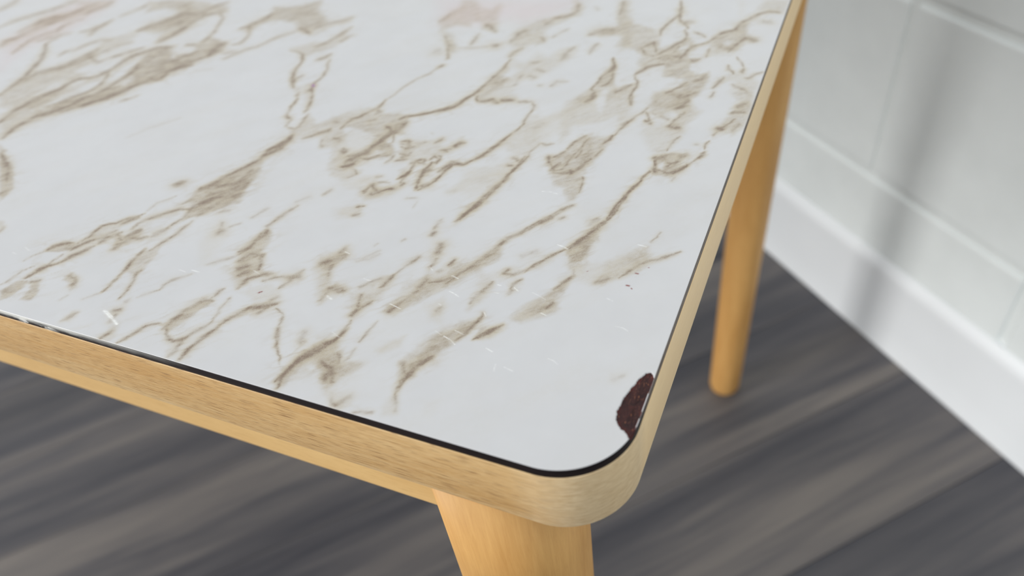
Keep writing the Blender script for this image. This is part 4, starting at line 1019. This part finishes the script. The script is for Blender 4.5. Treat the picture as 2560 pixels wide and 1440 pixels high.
p 0.18 1.21 -60.5,4.1 -59.7,9.3 -58.4,9.7 -55.6,3.6 -58.7,1.9
p 0.08 1.65 -77.5,15.0 -71.4,16.5 -71.6,13.0 -75.1,11.1
p 0.08 1.49 -51.6,9.0 -47.7,11.0 -46.7,7.8 -48.5,5.5
v 0.63 0.45 -89.8,1.2 -90.5,5.5 -90.0,8.8 -89.0,11.4 -87.6,13.5 -86.1,15.5 -84.9,17.9 -83.7,20.4
v 0.92 0.45 -88.3,12.5 -86.5,15.0
v 0.87 0.40 -79.3,10.9 -79.2,9.1 -79.0,7.2
v 0.56 0.35 -83.3,12.8 -80.4,11.0
v 0.63 0.30 -73.7,2.7 -71.8,1.1
v 0.86 0.18 -71.1,1.7 -69.8,4.6
v 0.40 0.20 -66.1,0.9 -61.9,2.2
v 0.49 0.48 -58.9,8.8 -59.4,10.8 -59.4,12.6
v 0.43 0.20 -56.4,4.4 -58.9,8.8
v 0.61 0.32 -62.3,18.5 -60.4,16.1
v 0.29 0.20 -100.0,15.4 -97.0,12.2 -93.9,8.3
v 0.61 0.25 -92.6,16.6 -92.2,17.2
r 0.26 1.00 -116.7,29.7 -116.1,30.4
p 0.28 1.60 -75.7,34.3 -75.3,45.7 -66.3,54.6 -60.1,62.9 -56.3,69.8 -54.6,62.6 -61.0,50.7 -69.1,40.5 -73.1,33.4
p 0.22 1.54 -56.3,54.7 -50.9,52.7 -51.3,46.5 -54.3,40.6 -54.2,47.3
p 0.18 1.70 -66.6,39.5 -62.2,42.5 -58.5,33.7 -62.5,34.1
p 0.20 1.47 -37.1,71.1 -29.7,80.9 -29.1,71.5 -30.7,65.5 -34.1,64.5
p 0.20 1.76 -33.0,64.9 -21.5,70.8 -14.8,79.1 -12.3,72.4 -16.7,65.0 -25.2,60.0 -29.9,59.5
p 0.25 1.47 -41.5,41.1 -37.2,49.7 -31.3,60.0 -31.7,51.3 -32.0,47.1 -38.3,40.5
p 0.25 1.27 -62.6,17.9 -60.9,25.1 -57.8,32.3 -49.4,39.6 -49.9,33.9 -53.7,26.6 -58.5,20.6 -58.9,13.3
p 0.25 1.57 -85.8,12.9 -83.3,18.3 -79.0,13.5 -74.3,14.2 -71.4,15.9 -74.1,9.9 -76.0,3.0 -79.7,6.7
p 0.22 1.77 -132.5,39.0 -133.6,48.9 -132.6,57.7 -127.6,46.4 -123.5,37.6 -109.0,38.9 -119.2,35.0 -125.1,31.5
p 0.22 1.68 -107.3,44.1 -106.0,51.3 -101.9,54.4 -101.0,45.9 -98.1,39.2 -91.1,39.4 -95.0,36.5 -96.3,30.8
p 0.22 1.58 -89.0,38.2 -82.7,38.2 -82.5,46.4 -80.0,48.0 -80.1,37.3 -83.2,32.1 -83.9,27.7
p 0.16 2.50 -83.1,87.3 -80.0,95.0 -71.3,104.4 -66.5,109.2 -70.5,93.9 -74.8,87.1 -80.2,89.1
p 0.18 2.35 -123.8,86.8 -111.3,91.0 -114.1,81.9 -120.4,81.5
p 0.16 2.19 -116.9,70.7 -107.1,74.3 -107.6,68.6 -112.5,66.3
p 0.14 2.57 -154.1,58.8 -143.9,50.4 -141.2,38.6 -143.2,35.0 -150.8,44.2
p 0.14 1.94 -71.9,21.0 -66.0,27.4 -65.8,23.6 -69.7,19.4
p 0.16 3.02 -70.6,121.1 -69.1,135.2 -62.7,148.1 -57.5,149.2 -59.4,134.5 -62.8,119.0
v 0.59 0.12 -95.3,49.8 -92.1,51.7 -90.2,54.7
v 0.55 0.42 -113.5,111.4 -111.5,112.5 -109.5,109.6 -110.1,107.4 -112.2,108.3
v 0.57 0.42 -101.8,102.1 -99.9,103.2 -99.1,100.9 -101.6,100.9
v 0.50 0.40 -98.2,103.0 -97.5,105.7 -94.8,104.4 -94.8,101.3
v 0.67 0.35 -95.3,110.2 -94.1,111.1
v 0.64 0.35 -101.1,113.5 -99.8,115.9
v 0.61 0.35 -110.3,104.0 -107.0,104.2 -106.5,106.3
v 0.66 0.40 -109.5,100.3 -106.9,101.6
v 0.44 0.45 -94.8,86.7 -96.2,91.7 -97.3,98.2 -96.1,102.2
v 0.56 0.45 -93.7,86.9 -90.9,90.6 -89.9,96.2 -89.1,102.6 -85.5,103.2 -82.2,108.0 -79.5,112.5 -77.8,119.5 -76.3,125.2
v 0.70 0.40 -126.5,92.4 -127.0,97.5 -122.7,101.8 -122.0,108.1 -120.3,112.6 -120.0,118.3
v 0.56 0.40 -112.0,81.2 -111.0,85.0 -107.1,82.4 -103.1,85.2
v 0.45 0.40 -101.7,88.5 -101.8,94.6 -102.5,102.0
v 0.54 0.40 -72.3,83.3 -70.2,91.7 -68.1,100.4 -66.5,113.0
v 0.47 0.45 -24.0,114.6 -26.6,104.8 -27.9,95.7 -29.4,86.0 -32.6,80.1 -36.9,72.2
v 0.44 0.40 -56.5,110.4 -53.9,107.4 -51.7,109.1 -50.5,118.0 -49.0,128.7
v 0.53 0.35 -50.9,106.9 -47.3,109.0 -44.3,117.0
v 0.52 0.35 -24.2,122.9 -23.0,116.0 -18.6,114.7 -15.1,116.7 -13.4,120.7
v 0.48 0.40 -133.7,42.7 -132.3,46.1 -133.4,53.2
v 0.54 0.35 -130.5,39.6 -126.7,44.1
v 0.44 0.40 -48.1,31.3 -45.6,35.1 -42.8,38.3
v 0.39 0.40 -58.7,9.9 -59.1,16.0 -55.7,22.2
v 0.46 0.35 -90.7,4.7 -89.6,11.7 -86.2,16.6 -83.2,22.3
v 0.52 0.30 -64.7,48.7 -60.7,57.1 -56.6,68.7 -50.2,79.5 -44.4,89.3
"""
def vnoise(X,Y,seed):
    xi=np.floor(X).astype(np.int64);yi=np.floor(Y).astype(np.int64)
    fx=X-xi;fy=Y-yi
    fx=fx*fx*(3-2*fx);fy=fy*fy*(3-2*fy)
    def h(a,b):
        n=(a*374761393+b*668265263+seed*974634541)&0x7fffffff
        n=((n^(n>>13))*1274126177)&0x7fffffff
        return ((n^(n>>16))&0xffff)/65535.0
    return (h(xi,yi)*(1-fx)+h(xi+1,yi)*fx)*(1-fy)+(h(xi,yi+1)*(1-fx)+h(xi+1,yi+1)*fx)*fy
def fbm(X,Y,seed,n=3):
    s=0;a=.5;t=0
    for k in range(n):
        s=s+a*vnoise(X*2**k,Y*2**k,seed+k*17);t+=a;a*=.55
    return s/t
def paint(xs,ys,X,Y,marks):
    """xs,ys: 1D grid lines (mm); X,Y: true 2D positions. returns core, wash, scratch, pink, red"""
    D=np.zeros(X.shape);H=np.zeros(X.shape);S=np.zeros(X.shape);K=np.zeros(X.shape);Rd=np.zeros(X.shape)
    # rotate so that the grain of the stone runs along a
    ca,sa=np.cos(.86),np.sin(.86)
    A=X*ca+Y*sa; B=-X*sa+Y*ca
    wx=(fbm(A/5,B/2.2,3)-.5)*1.2+(fbm(A/1.6,B/.9,5)-.5)*.7
    wy=(fbm(A/5,B/2.2,11)-.5)*1.2+(fbm(A/1.6,B/.9,9)-.5)*.7
    WX=X+wx*ca-wy*sa*.6; WY=Y+wx*sa+wy*ca*.6
    mod=np.clip((fbm(A/4,B/1.5,21)-.5)*2.6+.55,0,1)   # streaky strength along the veins
    fine=np.clip((fbm(A/1.3,B/.6,31)-.5)*2.2+.5,0,1)
    for ln in marks.split('\n'):
        q=ln.split()
        if len(q)<4: continue
        t,a,b=q[0],float(q[1]),float(q[2])
        P=np.array([[float(v) for v in c.split(',')] for c in q[3:]])
        r=a*3.2+2 if t in 'vsr' else b*1.6+2
        i0,i1=np.searchsorted(ys,[P[:,1].min()-r,P[:,1].max()+r]);j0,j1=np.searchsorted(xs,[P[:,0].min()-r,P[:,0].max()+r])
        if i1<=i0 or j1<=j0: continue
        sl=(slice(i0,i1),slice(j0,j1))
        px,py=(X[sl],Y[sl]) if t in 'srk' else (WX[sl],WY[sl])
        d2=np.full(px.shape,1e9);tt=np.zeros(px.shape);ins=np.zeros(px.shape,bool)
        n=len(P);segs=range(n) if t in 'pek' else range(n-1)
        for i in segs:
            p=P[i];e=P[(i+1)%n]-p;L=max(e@e,1e-9)
            u=np.clip(((px-p[0])*e[0]+(py-p[1])*e[1])/L,0,1)
            dd=(px-p[0]-u*e[0])**2+(py-p[1]-u*e[1])**2
            m=dd<d2;d2=np.where(m,dd,d2);tt=np.where(m,(i+u)/max(n-1,1),tt)
            if t in 'pek' and abs(e[1])>1e-9:
                c=((p[1]>py)!=(p[1]+e[1]>py))&(px<p[0]+(py-p[1])*e[0]/e[1]);ins^=c
        d=np.sqrt(d2)
        if t=='v':
            tp=np.clip(np.minimum(tt,1-tt)*5,0,1)*.45+.55 if n>2 else 1.0
            w=a*tp
            md=.5+.75*mod[sl]; mf=.75+.5*fine[sl]
            core=np.clip(b*1.4*md*mf*np.exp(-(d/(w*.95))**2),0,1)
            halo=np.clip(b*(1.0+.55*mod[sl])*np.exp(-(d/(w*2.3))**2),0,1)
            D[sl]=1-(1-D[sl])*(1-core);H[sl]=1-(1-H[sl])*(1-halo)
        elif t in 'pek':
            sd=np.where(ins,-d,d)
            m=np.clip(.5-sd/(2*b),0,1);m=m*m*(3-2*m)
            if t=='p':
                H[sl]=1-(1-H[sl])*(1-np.clip(a*(1.0+.35*(fine[sl]-.5))*m,0,.97))
                D[sl]=1-(1-D[sl])*(1-np.clip((a-.14)*.6*m*(.4+1.0*mod[sl]*(.6+.8*fine[sl])),0,1))
            elif t=='e': H[sl]*=1-a*m; D[sl]*=1-a*m
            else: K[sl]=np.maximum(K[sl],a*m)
        elif t=='s': S[sl]=np.maximum(S[sl],np.clip(b*.62*(.4+.9*fine[sl])*np.exp(-(d/max(a,.13))**2),0,1))
        elif t=='r': Rd[sl]=np.maximum(Rd[sl],b*np.exp(-(d/max(a,.15))**2))
    # thin wisps that fan out around the veins
    def soft(Q,k):
        for ax in (0,1):
            c=np.cumsum(np.pad(Q,[(k+1,k) if i==ax else (0,0) for i in (0,1)],mode='edge'),axis=ax)
            n=Q.shape[ax]
            Q=(np.take(c,np.arange(2*k+1,2*k+1+n),axis=ax)-np.take(c,np.arange(0,n),axis=ax))/(2*k+1)
        return Q
    near=np.clip(soft(soft(D,9),9)*3.2,0,1)
    rn=1-np.abs(2*fbm(A/9+wx*.25,B/3.2+wy*.25,51,3)-1)
    wis=np.clip((rn-.80)*5.5,0,1)*near
    H=1-(1-H)*(1-.50*wis-.16*near*mod*fine);D=1-(1-D)*(1-.26*wis*mod)
    # very faint clouding of the white ground
    H=1-(1-H)*(1-.10*np.clip((fbm(A/22,B/8,41)-.45)*2.2,0,1)*(.4+fine*.6))
    H=1-(1-H)**1.35;D=1-(1-D)**1.15
    return D,H,S,K,Rd

def axis(fine, n_f, grow, cap, near, far_step, lim):
    v = [0.0]; s = fine
    while v[-1] < near:
        v.append(v[-1] + s)
        if v[-1] > n_f: s = min(s * grow, cap)
    k = max(2, int((lim - v[-1]) / far_step))
    return np.array(v + list(np.linspace(v[-1], lim, k + 1))[1:])
LX, LY = TX * 1e3 - .6, TY * 1e3 - .6
xs = -axis(.16, 10, 1.003, .75, 430, 3.0, LX)[::-1]
ys = axis(.16, 38, 1.003, .75, 262, 3.0, LY)
X, Y = np.meshgrid(xs - .3, ys + .3)
# round the four corners of the sheet (square-to-disc map inside each corner square)
RL = RAD * 1e3 - .3
for cx, cy, sx_, sy_ in ((-.3 - RL, .3 + RL, 1, -1), (-.3 - RL, LY + .3 - RL, 1, 1), (-LX - .3 + RL, .3 + RL, -1, -1), (-LX - .3 + RL, LY + .3 - RL, -1, 1)):
    a = (X - cx) * sx_ / RL; b = (Y - cy) * sy_ / RL
    m = (a > 0) & (b > 0)
    X = np.where(m, cx + sx_ * RL * a * np.sqrt(np.maximum(0, 1 - b * b / 2)), X)
    Y = np.where(m, cy + sy_ * RL * b * np.sqrt(np.maximum(0, 1 - a * a / 2)), Y)
D, Hh, S, K, Rd = paint(xs - .3, ys + .3, X, Y, MARKS)
# the print goes on over the rest of the sheet: the same pattern again, turned and shifted
def again(dx, dy, flip):
    lines = []
    for ln in MARKS.split('\n'):
        q = ln.split()
        if len(q) < 4 or q[0] in 'srk': continue
        pts = [tuple(float(v) for v in c.split(',')) for c in q[3:]]
        pts = [((-420 - x if flip else x) + dx, (250 - y if flip else y) + dy) for x, y in pts]
        lines.append(' '.join(q[:3] + ['%.1f,%.1f' % p for p in pts]))
    return '\n'.join(lines)
out_m = (Y > 252 + .137 * X) | (X < -196 - 1.2 * Y)
for dx, dy, fl_ in ((-187, -61, True), (-600, 0, False), (-787, -61, True), (-40, 250, False), (-227, 189, True), (-640, 250, False), (-827, 189, True), (-1200, 0, False), (-1240, 250, False)):
    d2, h2, _, _, _ = paint(xs - .3, ys + .3, X, Y, again(dx, dy, fl_))
    D = np.where(out_m, np.maximum(D, d2), D); Hh = np.where(out_m, np.maximum(Hh, h2), Hh)
CHIP = [(-2.5, 33.8), (-1.4, 34.4), (-0.46, 33.0), (-0.41, 29.5), (-0.56, 25.0), (-0.41, 21.1), (-0.56, 18.2), (-0.38, 16.6), (-.75, 14.4), (-1.2, 14.2), (-2.0, 15.3), (-2.9, 15.9), (-3.4, 15.9), (-4.6, 17.0), (-5.5, 18.6), (-5.9, 20.6), (-5.7, 24.1), (-5.1, 27.0), (-4.3, 29.4), (-3.8, 31.4), (-3.1, 33.0)]
def inside(px, py, P):
    r = np.zeros(px.shape, bool)
    for i in range(len(P)):
        (x0, y0), (x1, y1) = P[i], P[(i + 1) % len(P)]
        if abs(y1 - y0) > 1e-9:
            r ^= ((y0 > py) != (y1 > py)) & (px < x0 + (py - y0) * (x1 - x0) / (y1 - y0))
    return r
jx = X + (vnoise(X / .5, Y / .5, 77) - .5) * .30 * np.clip((-1.0 - X) / .6, 0, 1); jy = Y + (vnoise(X / .5, Y / .5, 78) - .5) * .30
chip_in = inside(jx, jy, CHIP)
Z = np.where(chip_in, H * 1e3 - .50, H * 1e3)
# flat, very slightly eased rim
ny, nx = X.shape
co = np.stack([X, Y, Z], -1).reshape(-1, 3) * 1e-3
idx = np.arange(nx * ny).reshape(ny, nx)
quads = np.stack([idx[:-1, :-1], idx[:-1, 1:], idx[1:, 1:], idx[1:, :-1]], -1).reshape(-1, 4)
rim_i = np.concatenate([idx[0, :], idx[1:, -1], idx[-1, -2::-1], idx[-2:0:-1, 0]])
nr = len(rim_i)
low = co[rim_i].copy(); low[:, 2] -= .00016
co = np.concatenate([co, low])
li = np.arange(nr) + nx * ny
skirt = np.stack([rim_i, li, np.roll(li, -1), np.roll(rim_i, -1)], -1)
quads = np.concatenate([quads, skirt])
me = bpy.data.meshes.new('laminate_top')
me.vertices.add(len(co)); me.vertices.foreach_set('co', co.astype(np.float32).ravel())
me.loops.add(quads.size); me.loops.foreach_set('vertex_index', quads.astype(np.int32).ravel())
me.polygons.add(len(quads))
me.polygons.foreach_set('loop_start', (np.arange(len(quads)) * 4).astype(np.int32))
me.polygons.foreach_set('loop_total', np.full(len(quads), 4, np.int32))
me.update(calc_edges=True)
def attr(name, *ch):
    at_ = me.attributes.new(name, 'FLOAT_COLOR', 'POINT')
    a_ = np.zeros((len(co), 4), np.float32)
    for k_, c_ in enumerate(ch):
        a_[:nx * ny, k_] = c_.ravel()
    a_[:, 3] = 1
    at_.data.foreach_set('color', a_.ravel())
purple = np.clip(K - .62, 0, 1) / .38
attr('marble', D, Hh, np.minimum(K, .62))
attr('wear', S, Rd, purple)
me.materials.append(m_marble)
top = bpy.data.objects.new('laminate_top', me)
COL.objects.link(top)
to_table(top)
top['label'] = 'white marble print with beige veins, scratched'

# ---- the chipped patch: rough exposed core, its floor a little below the sheet
P = np.array(CHIP)
dense = []
for i in range(len(P)):
    a, b = P[i], P[(i + 1) % len(P)]
    for k in range(4):
        q = a + (b - a) * k / 4
        dense.append(q)
dense = np.array(dense)
cen = dense.mean(0)
vs = []; rimv = []
rings = (1.03, .93, .8, .62, .4, .2)
for s in rings:
    for i, q in enumerate(dense):
        w = cen + (q - cen) * s
        if s > 1: w[0] = min(w[0], -.36)
        h = -.30 - .10 * min(1, (1.03 - s) * 6) + (random.random() - .5) * .12
        vs.append((w[0] * 1e-3, w[1] * 1e-3, H + h * 1e-3)); rimv.append(max(0, 1 - (1.03 - s) * 4))
vs.append((cen[0] * 1e-3, cen[1] * 1e-3, H - .0004)); rimv.append(0)
nd_ = len(dense); fs = []
for k in range(len(rings) - 1):
    for i in range(nd_):
        j = (i + 1) % nd_
        fs.append((k * nd_ + i, k * nd_ + j, (k + 1) * nd_ + j, (k + 1) * nd_ + i))
for i in range(nd_):
    fs.append(((len(rings) - 1) * nd_ + i, (len(rings) - 1) * nd_ + (i + 1) % nd_, len(vs) - 1))
chip = mesh_obj('chipped_patch', vs, fs, m_chip, smooth=True)
ra = chip.data.attributes.new('rim', 'FLOAT', 'POINT')
ra.data.foreach_set('value', rimv)
to_table(chip)
chip['label'] = 'dark brown core where the corner has chipped'

# ---- aprons
def apron(x0, x1, y0, y1):
    bm = box_bm(x1 - x0, y1 - y0, .0505, .0015, 2)
    o = bm_obj('apron', bm, m_apron)
    if y1 - y0 > x1 - x0:
        me_ = o.data
        me_.transform(Matrix.Rotation(-math.pi / 2, 4, 'Z'))
        o.rotation_euler = (0, 0, math.pi / 2)
    o.location = Vector(((x0 + x1) / 2, (y0 + y1) / 2, H - TH - .02525)) - TLOC
    o.parent = table
AP = .020
apron(-TX + .05, -.0515, AP, AP + .018)
apron(-TX + .05, -.0515, TY - AP - .018, TY - AP)
apron(-.029 - .009, -.029 + .009, .0445, TY - .0445)
apron(-TX + .020, -TX + .038, .0445, TY - .0445)

# ---- legs: turned, tapering from the top down to the foot
def leg(sx, sy, cx, cy, lean=0.0):
    """local origin at the foot centre"""
    N = 40; vs = []; fs = []
    zs = [0, .0012, .004, .009, .04, .12, .25, .38, .48, .54, H - TH]
    for z in zs:
        k = z / (H - TH)
        half = LEG_R0 + (LEG_R1 - LEG_R0) * k ** .9
        if z < .009: half -= .0045 * ((.009 - z) / .009) ** 2
        ex = 2.0 + .5 * k
        for i in range(N):
            a = 2 * math.pi * (i + .5) / N
            c, s = math.cos(a), math.sin(a)
            r = (abs(c) ** ex + abs(s) ** ex) ** (-1 / ex)
            vs.append((half * r * c + lean * k, half * r * s, z))
    for k in range(len(zs) - 1):
        for i in range(N):
            j = (i + 1) % N
            fs.append((k * N + i, k * N + j, (k + 1) * N + j, (k + 1) * N + i))
    fs += [tuple(range(N))[::-1], tuple(range((len(zs) - 1) * N, len(zs) * N))]
    o = mesh_obj('leg', vs, fs, m_leg, smooth=True)
    o.location = Vector((cx, cy, 0)) - TLOC
    o.parent = table
    return o
LEG_R0, LEG_R1 = .0170, .0210
leg(1, -1, -.0385, .0212)
leg(1, 1, -.0415, TY - .0265, .009)
leg(-1, -1, -TX + .0385, .0212)
leg(-1, 1, -TX + .0415, TY - .0265, -.009)
